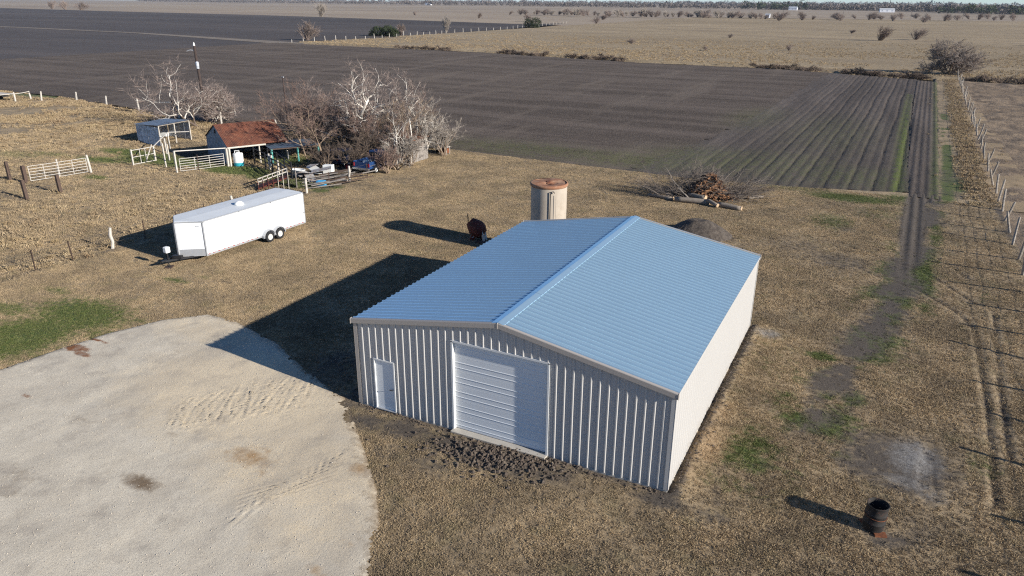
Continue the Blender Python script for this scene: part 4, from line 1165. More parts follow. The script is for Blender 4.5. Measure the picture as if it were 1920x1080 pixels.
BX, BY = 18.2, 1.12
brl = thing('burn_barrel', 'scorched black open-topped steel burn barrel standing in the lower right yard', 'barrel', (BX, BY))
pr = [(.285, .03), (.30, .05), (.30, .28), (.315, .295), (.30, .31), (.30, .57), (.315, .585), (.30, .60), (.30, .86), (.315, .885), (.30, .895), (.285, .885), (.285, .08)]
v = []
n = 32
mm = MB().lathe((0, 0, 0), pr, n, (True, True))
V = mm.v[0]
lean = .03
a = np.arctan2(V[:, 1], V[:, 0]); h = V[:, 2]
rr = 1 + .03 * np.sin(3 * a + 1) * np.clip(h, 0, 1) + .02 * np.sin(7 * a + h * 9)
mm.v[0] = np.stack([BX + V[:, 0] * rr + lean * h, BY + V[:, 1] * rr, h + .0], -1)
mm.build('drum', M['burnt'], brl, True)
MB().lathe((BX + .01, BY, .12), [(.27, 0), (.2, .06), (.0, .09)], 16, (True, False)).build('ashes', M['inside_black'], brl)
MB().tube([(BX + .31 * math.cos(a_) + .016, BY + .31 * math.sin(a_), .50 + .02 * math.sin(2 * a_)) for a_ in np.linspace(0, 6.283, 25)], .010, 6).build('wire_band', M['rust'], brl)
MB().box((BX + .22, BY - .26, .03), (.34, .20, .06), .35).box((BX - .2, BY + .2, .03), (.3, .2, .06), .5).build('base_block', M['rust'], brl)

# ================================================================== brush pile
bp = thing('brush_pile', 'heap of cut branches, bark chunks and sawn logs beyond the metal building', 'brush pile', (4.2, 38.6))
g = np.random.default_rng(21)


def limb(m, p, d, L, r, g, bend=.35, n=5, seg=6):
    pts = [np.array(p, float)]; d = np.array(d, float); d /= np.linalg.norm(d)
    for i in range(seg):
        d = d + bend * (g.random(3) - .5) * .8; d /= np.linalg.norm(d)
        pts.append(pts[-1] + d * L / seg)
    m.tube(pts, np.linspace(r, r * .25, seg + 1), n)
    return pts, d


def log(p, q, r0, r1, nm='log', mt='log'):
    p, q = np.array(p, float), np.array(q, float)
    pts = [p + (q - p) * t_ + np.array([0, 0, .03 * math.sin(t_ * 5)]) for t_ in np.linspace(0, 1, 6)]
    o = MB().tube(pts, np.linspace(r0, r1, 6), 12).build(nm, M[mt], bp, True)
    d = (q - p) / np.linalg.norm(q - p)
    MB().tube([q - d * .01, q + d * .012], r1 * .97, 12).build('cut_end', M['cut_end'], o)
    return o


a0 = (2.55,36.63); a1 = (5.21,36.93); log((*a0, .18), (*a1, .22), .20, .24)
a0 = (5.91,36.58); a1 = (7.76,36.34); log((*a0, .20), (*a1, .18), .19, .17)
a0 = (8.58,40.99); a1 = (7.57,40.07); log((*a0, .14), (*a1, .15), .11, .13)
a0 = (0.17,37.29); a1 = (2.35,36.90); log((*a0, .12), (*a1, .16), .12, .16)
a0 = (3.36,37.63); a1 = (4.84,37.10); log((*a0, .42), (*a1, .46), .16, .21)
a0 = (5.03,36.83); a1 = (5.98,36.26); log((*a0, .35), (*a1, .2), .15, .15)
# bark chunks and split wood: the largest as pieces, the rest joined
cc = np.array((4.56,38.85))
small = MB()
nb = 0
for k in range(900):
    q = g.normal(0, 1, 3)
    x, y = cc[0] + q[0] * .85, cc[1] + q[1] * .8 + .3
    rr_ = math.hypot((x - cc[0]) / 1.6, (y - cc[1] - .3) / 1.5)
    zt = 2.1 * max(0, 1 - rr_ * .72)
    z = zt * (.35 + .65 * g.random()) + .08
    s = .10 + .16 * g.random() ** 2
    tgt = MB() if (k < 60) else small
    tgt.box((x, y, z), (s * (1.2 + 1.8 * g.random()), s * .8, s * .35), g.random() * 3.1, g.random() - .5, (g.random() - .5) * 2)
    if k < 60: tgt.build('bark_chunk', M['bark_chunk'] if k % 3 else M['log'], bp)
tag(small.build('bark_litter', M['bark_chunk'], bp), kind='stuff')
br = MB(); tw = MB()
dirs = [((1345, 372), (1, .25, .45), 30, 3.6), ((1300, 368), (-.25, .3, 1), 26, 2.4), ((1260, 372), (-1, .1, .45), 30, 2.4), ((1390, 370), (1, .6, .25), 26, 2.6), ((1320, 360), (.1, 1, .7), 20, 2.4)]
base_pts = [(5.33,39.26), (3.44,39.04), (2.09,37.53), (6.98,40.53), (3.87,40.90)]
big = 0
for (bx_, by_), (_, d, cnt, LL) in zip(base_pts, dirs):
    for k in range(cnt):
        p = np.array([bx_, by_, .15 + .5 * g.random()]) + np.array([g.normal() * .7, g.normal() * .6, 0])
        dd = np.array(d) + g.normal(0, .38, 3); dd[2] = abs(dd[2]) * .8 + .06
        L = LL * (.35 + .65 * g.random()); r = .018 + .03 * g.random()
        if big < 14 and k < 4:
            mm = MB(); pts, _d = limb(mm, p, dd, L * 1.05, .035 + .03 * g.random(), g); mm.build('branch', M['twig_pale'], bp); big += 1
        else:
            pts, _d = limb(br, p, dd, L, r, g, .4, 4, 5)
        for s in range(2, 6):
            for j in range(4):
                q = pts[min(s, len(pts) - 1)]; ddd = dd / np.linalg.norm(dd) + g.normal(0, .7, 3)
                limb(tw, q, ddd, .3 + .8 * g.random(), .009, g, .5, 3, 2)
for k in range(950):
    q = np.array([cc[0] - .3 + g.normal(0, 1.9), cc[1] + .5 + g.normal(0, .8), 0]); zt = 2.0 * math.exp(-((q[0] - cc[0] + .3) / 2.4) ** 2) + .15
    q[2] = zt * g.random()
    limb(tw, q, (g.normal(), g.normal(), .5 * g.normal()), 0.6 + 1.3 * g.random(), .013, g, .5, 3, 3)
tag(br.build('small_branches', M['brush_twig'], bp), kind='stuff')
tag(tw.build('twigs', M['brush_twig'], bp), kind='stuff')

# ================================================================== farmyard buildings
# barn with rusty roof
bd = np.array([.447, .894]); bq = np.array([-.894, .447])       # along the ridge, across to the back
B0 = np.array([-38.3, 29.8]); BLN, BHW, BE, BR = 5.7, 3.6, 1.85, 3.45


def bp_(l, w, z): return (*(B0 + bd * l + bq * w), z)


barn = thing('barn', 'old barn with rusty corrugated gable roof and open dark front', 'barn', bp_(BLN / 2, BHW, 0))


def corr(P, Q, up, n, amp, nm, mat, par, sheets=1):
    """corrugated sheet(s) between the edge P->Q (the waves run across it) and that edge moved by `up`"""
    P = np.array(P, float); Q = np.array(Q, float); up = np.array(up, float)
    nr = np.cross(Q - P, up); nr /= np.linalg.norm(nr)
    for s in range(sheets):
        m = MB(); t = np.linspace(s / sheets, (s + 1) / sheets, max(3, n // sheets * 4 + 1))
        h = amp * (np.cos(t * n * 2 * math.pi)) + .012 * (s % 2)
        a = P + (Q - P) * t[:, None] + nr * h[:, None]
        k = len(t)
        m.add(np.concatenate([a, a + up]), [(i, i + 1, k + i + 1, k + i) for i in range(k - 1)]).build(nm, mat, par)


br_ = MB().beam(bp_(0, BHW, BR - .06), bp_(BLN, BHW, BR - .06), .1).build('roof', M['dark_wood'], barn)
v_f = np.array(bp_(0, BHW, BR)) - np.array(bp_(0, -.15, BE - .04)); v_b = np.array(bp_(0, BHW, BR)) - np.array(bp_(0, 2 * BHW + .15, BE - .04))
corr(bp_(-.12, -.15, BE - .04), bp_(BLN + .1, -.15, BE - .04), v_f, 40, .018, 'roof_sheet', M['rust_roof'], br_, 8)
corr(bp_(-.12, 2 * BHW + .15, BE - .04), bp_(BLN + .1, 2 * BHW + .15, BE - .04), v_b, 40, .018, 'roof_sheet', M['rust_roof'], br_, 8)
for l in (0, BLN):
    npk = 14
    for k in range(npk):
        w0, w1 = 2 * BHW * k / npk, 2 * BHW * (k + 1) / npk - .015
        zt = [BE + (BR - BE) * (1 - abs(w - BHW) / BHW) - .04 for w in (w0, w1)]
        MB().prism([bp_(l, w0, 0), bp_(l, w1, 0), bp_(l, w1, zt[1]), bp_(l, w0, zt[0])], tuple(bd * (.03 if l else .03)) + (0,)).build('gable_board', M['blue_steel'], barn)
MB().box(bp_(-.02, BHW + .1, 2.75), (.35, .04, .35), math.atan2(bq[1], bq[0])).build('vent', M['inside_black'], barn)
MB().box(bp_(BLN / 2, 2 * BHW - .05, BE / 2), (.06, BLN, BE - .1), -math.atan2(bd[0], bd[1])).build('back_wall', M['blue_steel'], barn)
MB().beam(bp_(-.1, -.12, BE - .12), bp_(BLN * .62, -.12, BE - .12), .05, .14).build('fascia', M['white_wood'], barn)
for l in (0.05, 2.9, BLN - .1):
    MB().beam(bp_(l, 0, -.05), bp_(l, 0, BE - .06), .16 if l < 1 else .10).build('post', M['white_wood'], barn)
# canopy against the barn
cp = [(-37.6, 33.3, 1.75), (-35.7, 32.5, 1.42), (-33.0, 36.3, 1.42), (-35.0, 37.4, 1.75)]
cano = thing('canopy', 'low slate blue lean-to canopy on teal posts beside the rusty barn', 'canopy', (-35.3, 34.8))
A, B_, C_, D_ = [np.array(q) for q in cp]
corr(A, D_, B_ - A, 16, .02, 'roof_sheet', M['dark_roof'], cano, 4)
MB().beam(B_ - [0, 0, .06], C_ - [0, 0, .06], .06, .10).build('beam', M['dark_wood'], cano)
for q, s in ((B_ + (C_ - B_) * .02, .15), (B_ + (C_ - B_) * .55, .12), (C_ + (B_ - C_) * .02, .12)):
    MB().beam((q[0], q[1], -.05), (q[0], q[1], 1.36), s).build('post', M['teal'], cano)
# corrugated shed
S = np.array([[-56.8, 34.3], [-52.5, 33.7], [-52.9, 38.0], [-57.2, 38.6]])
shed = thing('corrugated_shed', 'small open shed of bright corrugated steel left of the rusty barn', 'shed', (*S.mean(0), 0))
corr((*S[0], 0), (*S[1], 0), (0, 0, 1.95), 12, .055, 'wall_sheet', M['galv'], shed, 4)
corr((*S[3], 0), (*S[0], 0), (0, 0, 1.9), 12, .035, 'wall_sheet', M['galv'], shed, 4)
corr((*S[2], 0), (*S[3], 0), (0, 0, 1.9), 12, .035, 'wall_sheet', M['galv'], shed, 4)
corr((S[0][0] - .15, S[0][1] - .15, 1.98), (S[3][0] - .15, S[3][1] + .15, 1.98), (4.6, -.6, .25), 14, .02, 'roof_sheet', M['blue_steel'], shed, 4)
for q in (S[1], (S[1] + S[2]) / 2, S[2]):
    MB().beam((*q, 0), (*q, 2.12), .09).build('post', M['white_wood'], shed)
MB().beam((*S[1], 2.12), (*S[2], 2.12), .08).build('beam', M['grey_wood'], shed)
bx_ = thing('feed_box', 'pale box on legs inside the open corrugated shed', 'box', (-53.6, 35.2))
MB().box((-53.6, 35.2, .95), (.7, .5, .35), .2).build('box', M['plastic_white'], bx_, bevel=.02)
for dx, dy in ((-.25, -.15), (.25, -.15), (-.25, .15), (.25, .15)):
    MB().beam((-53.6 + dx, 35.2 + dy, 0), (-53.6 + dx, 35.2 + dy, .78), .05).build('leg', M['grey_wood'], bx_)
# weathered plank shed behind the trees
ps = thing('plank_shed', 'weathered grey plank shed half hidden by bare trees at the field edge', 'shed', (-25.2, 41.0))
g = np.random.default_rng(31)
for k in range(12):
    y0 = 39.4 + k * .22
    MB().box((-24.0 + .02 * g.random(), y0, 1.0 + .1 * g.random()), (.04, .2, 2.0 + .25 * g.random()), 0, 0, .02 * g.normal()).build('plank', M['grey_wood'], ps)
for k in range(10):
    MB().box((-26.3 + k * .23, 39.28, 1.0), (.21, .04, 2.0 + .2 * g.random())).build('plank', M['grey_wood'], ps)
MB().box((-25.2, 40.6, 2.28), (2.7, 2.9, .05), 0, .09).build('roof', M['rust'], ps)
# table and black drum at the field edge
tb = thing('metal_table', 'small rusty frame table at the field edge right of the plank shed', 'table', (-23.6, 44.4))
MB().box((-23.6, 44.4, .78), (1.0, .7, .05)).build('top', M['white_wood'], tb)
for dx, dy in ((-.45, -.3), (.45, -.3), (-.45, .3), (.45, .3)):
    MB().beam((-23.6 + dx, 44.4 + dy, 0), (-23.6 + dx, 44.4 + dy, .76), .05).build('leg', M['white_pipe'], tb)
MB().box((-23.6, 44.4, .4), (.8, .5, .5)).build('drawer_box', M['rust'], tb)
bdm = thing('black_drum', 'black drum standing behind the small table at the field edge', 'drum', (-24.7, 45.2))
MB().lathe((-24.7, 45.2, 0), [(.38, 0), (.40, .05), (.40, .45), (.42, .47), (.40, .5), (.40, 1.1), (.3, 1.3), (.1, 1.36)], 20).build('shell', M['inside_black'], bdm, True)

# ================================================================== vehicles in the yard
def wheel(m_par, c, r=.36, w=.22, rim='steel_wheel'):
    n = 18; prof = [(r * .6, w / 2), (r * .92, w / 2), (r, w * .3), (r, -w * .3), (r * .92, -w / 2), (r * .6, -w / 2)]
    v = [(c[0] + d, c[1] + q * math.cos(2 * math.pi * i / n), c[2] + q * math.sin(2 * math.pi * i / n)) for q, d in prof for i in range(n)]
    o = MB().add(v, [(a * n + i, a * n + (i + 1) % n, (a + 1) * n + (i + 1) % n, (a + 1) * n + i) for a in range(5) for i in range(n)]).build('wheel', M['dark_rubber'], m_par, True)
    v = [(c[0] + d, c[1] + q * math.cos(2 * math.pi * i / n), c[2] + q * math.sin(2 * math.pi * i / n)) for q, d in ((r * .62, w * .42), (r * .3, w * .3), (.001, w * .4)) for i in range(n)]
    MB().add(v, [(a * n + i, a * n + (i + 1) % n, (a + 1) * n + (i + 1) % n, (a + 1) * n + i) for a in range(2) for i in range(n)]).build('rim', M[rim], o, True)


def side_solid(xs, prof, nm, mat, par, bevel=.03):
    """prof: (y, z) outline extruded between the two x values"""
    return MB().prism([(xs[0], y, z) for y, z in prof], (xs[1] - xs[0], 0, 0)).build(nm, mat, par, bevel=bevel)


tx0, tx1, ty = -26.2, -24.35, 32.9
trk = thing('pickup_truck', 'old blue pickup truck parked nose away under the bare trees', 'pickup truck', ((tx0 + tx1) / 2, ty + 2.7))
side_solid((tx0, tx1), [(ty, .50), (ty + .55, .50), (ty + .65, .80), (ty + 1.25, .80), (ty + 1.35, .48), (ty + 3.7, .48), (ty + 3.8, .80), (ty + 4.45, .80), (ty + 4.55, .5), (ty + 5.3, .52), (ty + 5.35, 1.0), (ty + 3.7, 1.12), (ty + 2.2, 1.12), (ty + 2.2, .70), (ty + .06, .70), (ty, .70)], 'body', M['truck_blue'], trk)
for x in (tx0 + .04, tx1 - .04):
    MB().box((x, ty + 1.1, .92), (.08, 2.2, .42)).build('bed_side', M['truck_blue'], trk, bevel=.02)
MB().box(((tx0 + tx1) / 2, ty + .03, .90), (tx1 - tx0 - .18, .06, .40)).build('tailgate', M['truck_blue'], trk)
side_solid((tx0 + .08, tx1 - .08), [(ty + 2.22, 1.12), (ty + 3.75, 1.12), (ty + 3.35, 1.68), (ty + 2.35, 1.70)], 'cab', M['truck_blue'], trk)
for x in (tx0 + .07, tx1 - .07):
    MB().prism([(x - .004, ty + 2.4, 1.16), (x - .004, ty + 3.5, 1.16), (x - .004, ty + 3.25, 1.60), (x - .004, ty + 2.45, 1.60)], (.012 if x > tx0 + 1 else -.012, 0, 0)).build('side_window', M['glass'], trk)
MB().box(((tx0 + tx1) / 2, ty + 2.27, 1.42), (1.35, .03, .36), 0, 0, -.2).build('rear_window', M['glass'], trk)
MB().box(((tx0 + tx1) / 2, ty - .08, .50), (1.8, .12, .16)).build('bumper', M['chrome'], trk)
MB().beam((tx1 + .005, ty + .05, .80), (tx1 + .005, ty + 2.2, .80), .02, .05).build('trim_strip', M['chrome'], trk)
for x in (tx0 + .1, tx1 - .1):
    MB().box((x, ty - .015, .86), (.14, .04, .30)).build('tail_lamp', M['tail_red'], trk)
for x in (tx0 + .08, tx1 - .08):
    for y in (ty + .98, ty + 4.12): wheel(trk, (x, y, .36), .37, .24, 'plastic_white')
# loads in the bed
jk = thing('bed_junk', 'pale scrap pieces heaped in the bed of the blue pickup', 'scrap', (-25.3, 34.0, .7))
g = np.random.default_rng(8)
for k in range(9):
    MB().box((-25.3 + g.uniform(-.6, .6), 34.0 + g.uniform(-.8, .8), .82 + .25 * g.random()), (.5 * g.random() + .15, .3 * g.random() + .1, .12), g.random() * 3, g.random() - .5).build('scrap', M['plastic_white'] if k % 2 else M['galv'], jk)
cx0, cx1, cy_ = -30.4, -28.7, 33.9
car = thing('navy_car', 'dark navy car under the trees left of the blue pickup', 'car', ((cx0 + cx1) / 2, cy_ + 2.1))
side_solid((cx0, cx1), [(cy_, .35), (cy_ + 4.3, .35), (cy_ + 4.35, .8), (cy_ + 3.3, .95), (cy_ + .1, .98), (cy_ - .02, .7)], 'body', M['navy'], car, .06)
side_solid((cx0 + .1, cx1 - .1), [(cy_ + .15, .97), (cy_ + 3.2, .95), (cy_ + 2.5, 1.50), (cy_ + .45, 1.52)], 'cabin', M['navy'], car, .05)
MB().prism([(cx1 - .1, cy_ + .5, 1.02), (cx1 - .1, cy_ + 2.9, 1.0), (cx1 - .1, cy_ + 2.35, 1.44), (cx1 - .1, cy_ + .6, 1.45)], (.012, 0, 0)).build('side_window', M['glass'], car)
MB().box(((cx0 + cx1) / 2, cy_ + .26, 1.27), (1.3, .03, .42), 0, 0, -.5).build('rear_window', M['glass'], car)
for x in (cx0 + .12, cx1 - .12):
    MB().box((x, cy_ - .02, .78), (.2, .04, .14)).build('tail_lamp', M['tail_red'], car)
    for y in (cy_ + .8, cy_ + 3.45): wheel(car, (x, y, .32), .32, .2)
gc = thing('red_can', 'small red can on the ground beside the navy car', 'can', (-27.58,33.85))
c = (-27.58,33.85)
MB().box((*c, .24), (.38, .26, .44), .4).build('body', M['tail_red'], gc, bevel=.05)
MB().tube([(c[0], c[1], .46), (c[0] + .05, c[1], .56), (c[0] + .2, c[1] + .02, .62)], .03, 8).build('spout', M['plastic_white'], gc)
# flatbed trailer at the left edge of the picture
fl = thing('flatbed_trailer', 'pale flatbed trailer with rusty stakes at the far left field fence', 'trailer', (-107.5, 48.2))
for k in range(7):
    MB().box((-110.6 + k * 1.0, 48.2, 1.0), (.97, 2.2, .08)).build('deck_plank', M['white_wood'], fl)
MB().box((-107.6, 47.13, .82), (6.9, .06, .35)).build('side_rail', M['white_wood'], fl)
MB().box((-107.6, 48.2, .72), (6.5, 1.0, .18)).build('chassis', M['black_metal'], fl)
for x in (-110, -108.3, -106.8, -105.6, -104.6):
    MB().beam((x, 47.15, 1.0), (x, 47.15, 2.35), .09).build('stake', M['rust'], fl)
MB().beam((-106.8, 47.15, 2.2), (-104.5, 47.15, 2.2), .06).build('stake_rail', M['rust'], fl)
for x in (-108.2, -107.2):
    o = MB().lathe((0, 0, 0), [(.2, -.1), (.36, -.1), (.38, 0), (.36, .1), (.2, .1)], 16).data('wheel', M['dark_rubber'])
    inst('wheel', o, (x, 47.3, .38), fl, (R(90), 0, 0)); inst('wheel', o, (x, 49.1, .38), fl, (R(90), 0, 0))

# ================================================================== gates, posts and corral
def pipe_gate(nm, label, p, q, h, rails, mat, z0=.12, uprights=2, r=.024):
    p = np.array(p); q = np.array(q)
    o = thing(nm, label, 'gate', ((p[0] + q[0]) / 2, (p[1] + q[1]) / 2))
    for k in range(rails):
        z = z0 + (h - z0) * k / (rails - 1)
        MB().tube([(*p, z), (*((p + q) / 2), z - .015), (*q, z)], r, 6).build('rail', mat, o)
    for k in range(uprights + 2):
        t_ = k / (uprights + 1); x = p + (q - p) * t_
        MB().tube([(*x, z0), (*x, h)], r * 1.1, 6).build('upright', mat, o)
    return o


def post(nm, label, c, h, s, mat, lean=(0, 0), cat='post', group=None, round_=True):
    o = thing(nm, label, cat, c, group)
    m = MB()
    pts = [(c[0], c[1], -.05), (c[0] + lean[0] * .5 + .02, c[1] + lean[1] * .5, h * .5), (c[0] + lean[0], c[1] + lean[1], h)]
    (m.tube(pts, [s / 2, s / 2 * .95, s / 2 * .85], 8) if round_ else m.beam(pts[0], pts[2], s)).build('shaft', mat, o)
    m = MB().tube([(c[0] + lean[0], c[1] + lean[1], h), (c[0] + lean[0], c[1] + lean[1], h + .015)], s / 2 * .8, 8)
    m.build('top', M['grey_wood'] if mat is M['white_wood'] else mat, o)
    return o


pipe_gate('farm_gate', 'rust-flecked white pipe gate standing alone in the left pasture', (-48.2, 17.0), (-47.25, 21.6), 1.36, 6, M['white_pipe'], uprights=3)
post('gate_post', 'whitewashed wooden post at the right end of the left pasture gate', (-47.2, 21.85), 1.6, .2, M['white_wood'], (-.12, -.05))
post('pasture_post', 'whitewashed post behind the middle of the left pasture gate', (-48.3, 19.6), 1.5, .15, M['white_wood'])
post('dark_post', 'thick dark post at the left end of the white pasture gate', (-48.6, 16.8), 1.4, .28, M['dark_wood'], round_=False)
post('dark_post', 'leaning dark post nearest the left picture edge', (-50.7, 16.7), 1.55, .22, M['dark_wood'], (-.12, .05), round_=False)
post('dark_post', 'dark post standing in front of the left pasture gate beside the grey path', (-43.05, 13.43), 1.45, .24, M['dark_wood'], (-.08, 0), round_=False)
post('dark_post', 'dark post in front of the right half of the left pasture gate', (-42.7, 15.97), 1.4, .24, M['dark_wood'], (-.05, 0), round_=False)
wr = thing('wire_strands', 'slack wire strands strung between the two left dark posts', 'wire', (-49.6, 16.75))
for z in (.5, .9, 1.25):
    MB().tube([(-50.75, 16.72, z), (-49.6, 16.75, z - .06), (-48.62, 16.8, z)], .012, 4).build('strand', M['wire'], wr)
wr = thing('wire_strands', 'wire strand between the two nearer dark posts in the pasture', 'wire', (-42.9, 14.7))
for z in (.75,):
    MB().tube([(-43.1, 13.5, z), (-42.9, 14.7, z - .1), (-42.73, 15.9, z)], .014, 4).build('strand', M['wire'], wr)
pipe_gate('yard_gate', 'white tubular gate in front of the rusty barn gable', (-40.2, 25.75), (-38.6, 29.4), 1.22, 6, M['white_pipe'], uprights=2)
gf = thing('gate_arch', 'tall white pipe frame with overhead rail around the barn gate', 'gate frame', (-39.4, 27.5))
MB().beam((-40.35, 25.45, 0), (-40.35, 25.45, 1.98), .13).build('post', M['white_wood'], gf)
MB().beam((-38.42, 29.65, 0), (-38.42, 29.65, 1.75), .16).build('post', M['white_wood'], gf)
MB().tube([(-40.35, 25.45, 1.95), (-38.42, 29.65, 1.72)], .05, 8).build('top_rail', M['white_pipe'], gf)
post('t_post', 'thin dark steel post in the middle of the barn gate', (-39.45, 27.1), 1.45, .07, M['t_post'], (.05, 0))
cf = thing('pipe_pen', 'small pale pipe pen panel with a diagonal brace left of the barn', 'panel', (-46.5, 26.9))
for y, h, s in ((25.75, 1.5, .12), (28.1, 1.4, .14)):
    MB().beam((-46.6 + (y - 25.75) * .06, y, 0), (-46.62 + (y - 25.75) * .06, y, h), s).build('post', M['white_wood'], cf)
for z in (.08, .75, 1.4):
    MB().tube([(-46.6, 25.75, z), (-46.45, 28.1, z)], .035, 6).build('rail', M['white_pipe'], cf)
for y in (26.6, 27.2):
    MB().tube([(-46.55, y, .08), (-46.55, y, 1.4)], .03, 6).build('upright', M['white_pipe'], cf)
MB().beam((-46.35, 27.0, .25), (-46.4, 27.9, 1.65), .07).build('brace', M['white_wood'], cf)
cr = thing('corral_rail', 'leaning pale pipe rails running from the pen panel to the shed', 'rail fence', (-48, 31))
for a, b in (((-46.4, 28.1, 1.45), (-50.3, 33.0, 1.75)), ((-50.3, 33.0, 1.75), (-52.6, 37.6, 1.0))):
    MB().tube([a, b], .05, 6).build('rail', M['white_pipe'], cr)
for q, h in (((-43.3, 26.7), 2.2), ((-45.6, 29.0), 1.6), ((-48.4, 31.0), 1.6), ((-50.3, 33.0), 1.75)):
    MB().beam((*q, 0), (q[0] - .05, q[1], h), .10).build('post', M['white_wood'], cr)
MB().tube([(-43.3, 26.7, 1.3), (-46.4, 28.1, 1.2)], .04, 6).build('rail', M['t_post'], cr)
MB().tube([(-43.3, 26.7, .6), (-46.4, 28.1, .5)], .04, 6).build('rail', M['t_post'], cr)
# white and teal tote by the barn door
tt = thing('plastic_tote', 'white and teal plastic drum beside the barn corner post', 'drum', (-37.75, 30.35))
MB().lathe((-37.75, 30.35, 0), [(.44, 0), (.46, .04), (.46, .34)], 20, (True, False)).build('base', M['plastic_teal'], tt, True)
MB().lathe((-37.75, 30.35, 0), [(.46, .34), (.46, 1.12), (.42, 1.2), (.15, 1.22), (.15, 1.3), (.0, 1.31)], 20, (False, False)).build('shell', M['plastic_white'], tt, True)
MB().tube([(-37.95, 30.2, 1.2), (-37.95, 30.2, 1.42), (-37.6, 30.4, 1.42), (-37.6, 30.4, 1.2)], .04, 6).build('handle', M['plastic_white'], tt)
# dark pipe chute
ch = thing('cattle_chute', 'curving black pipe cattle chute fence in front of the lean-to', 'chute', (-31.5, 29.5))
for off in (0, 1):
    P = [(-37.0, 31.6), (-34.2, 30.2), (-31.8, 28.6), (-29.8, 27.6), (-28.2, 26.6)] if off == 0 else [(-35.6, 32.0), (-33.4, 30.9), (-31.0, 29.3), (-29.2, 28.2)]
    for z in (.35, .75, 1.15, 1.5):
        MB().tube([(x, y, z) for x, y in P], .04, 6).build('rail', M['black_metal'], ch)
    for x, y in P:
        MB().beam((x, y, 0), (x, y, 1.6), .10).build('post', M['black_metal'], ch)
for x, y in ((-33.9, 30.4), (-33.1, 29.9), (-32.4, 29.2), (-31.0, 28.5)):
    MB().beam((x, y, 0), (x, y, 1.5), .10).build('post', M['white_wood'], ch)
MB().box((-34.0, 30.55, .85), (.9, .06, 1.0), -.5).build('board_panel', M['plastic_white'], ch)
# loading ramp
lr = thing('loading_ramp', 'red floored loading ramp with whitewashed slat sides behind the trailer', 'ramp', (-28.3, 25.2))
MB().beam((-29.3, 24.3, .15), (-27.6, 26.0, .95), 1.2, .10).build('floor', M['rust_red'], lr)
for s in (0, 1):
    o_ = np.array([.45, -.45, 0]) * (1 if s else -1)
    for k in range(7):
        q = np.array([-29.3, 24.3, 0]) + np.array([1.7, 1.7, 0]) * k / 6 + o_
        zt = .75 + .75 * k / 6
        MB().beam((*q[:2], .0), (*q[:2], zt), .17, .04, (1, 1, 0)).build('slat', M['white_wood'] if s == 0 or k > 3 else M['rust_red'], lr)
    MB().beam(np.array([-29.3, 24.3, .72]) + o_, np.array([-27.6, 26.0, 1.47]) + o_, .06, .08).build('top_rail', M['white_wood'], lr)
MB().box((-27.0, 26.3, .75), (.06, 1.1, 1.5), .8).build('end_board', M['grey_wood'], lr)
# scrap around the chute
wt_ = thing('white_trough', 'old white trough lying among scrap right of the black chute', 'trough', (-29.77,29.62))
c = (-29.77,29.62)
m = MB(); n = 20; prof = [(.0, .10), (.30, .10), (.40, .55), (.46, .58), (.44, .61), (.36, .57), (.26, .16), (0, .14)]
v = [(c[0] + 1.7 * r_ * math.cos(a_), c[1] + r_ * math.sin(a_) * .95, z) for r_, z in prof for a_ in np.arange(n) * 2 * math.pi / n]
m.add(v, [(a * n + i, a * n + (i + 1) % n, (a + 1) * n + (i + 1) % n, (a + 1) * n + i) for a in range(7) for i in range(n)]).build('shell', M['plastic_white'], wt_, True)
MB().box((*c, .06), (.9, .5, .12)).build('foot', M['galv'], wt_)
ap = thing('appliance', 'white metal cabinet standing among the scrap in front of the trees', 'cabinet', (-27.67,31.24))
c = (-27.67,31.24)
MB().box((*c, .5), (.85, .65, .85), .3).build('cabinet', M['plastic_white'], ap, bevel=.03)
MB().box((c[0] - .36, c[1] - .2, .5), (.25, .06, .4), .3).build('opening', M['inside_black'], ap)  # black plate paints the shade of an open front onto the cabinet
for dx in (-.25, .25): MB().box((c[0] + dx, c[1], .04), (.1, .5, .09), .3).build('foot', M['black_metal'], ap)
bb = thing('blue_barrel', 'blue plastic barrel lying on its side beside the yard fence', 'barrel', (-25.28,27.42))
c = (-25.28,27.42)
m = MB(); v = []
for d, r_ in ((-.42, .22), (-.40, .27), (-.15, .29), (.15, .29), (.40, .27), (.42, .22)): v += ring((c[0] + d * .8, c[1] + d * .6, .28), (.8, .6, .05), r_)
m.add(v, [(a * 16 + i, a * 16 + (i + 1) % 16, (a + 1) * 16 + (i + 1) % 16, (a + 1) * 16 + i) for a in range(5) for i in range(16)] + [tuple(range(16)), tuple(80 + i for i in range(16))]).build('shell', M['plastic_blue'], bb, True)
v = ring((c[0] - .34, c[1] - .26, .36), (.8, .6, .05), .06, 8) + ring((c[0] - .38, c[1] - .29, .36), (.8, .6, .05), .06, 8)
MB().add(v, [(i, (i + 1) % 8, 8 + (i + 1) % 8, 8 + i) for i in range(8)] + [tuple(range(8, 16))]).build('bung', M['plastic_white'], bb)
sc_ = thing('sheet_metal_heap', 'heap of bent grey sheet metal between trough and cabinet', 'scrap metal', (-28.01,29.36))
c = (-28.01,29.36); g = np.random.default_rng(12)
for k in range(7):
    MB().box((c[0] + g.uniform(-1, 1), c[1] + g.uniform(-.8, 1.4), .15 + .12 * k), (1.5 * g.random() + .6, .8, .025), g.random() * 3, (g.random() - .5) * .5, (g.random() - .5) * .5).build('sheet', M['scrap'] if k % 4 else M['plastic_white'], sc_)
lp = thing('timber_heap', 'tangle of weathered timbers and rails beside the yard fence', 'timber', (-25.14,29.27))
c = (-25.14,29.27)
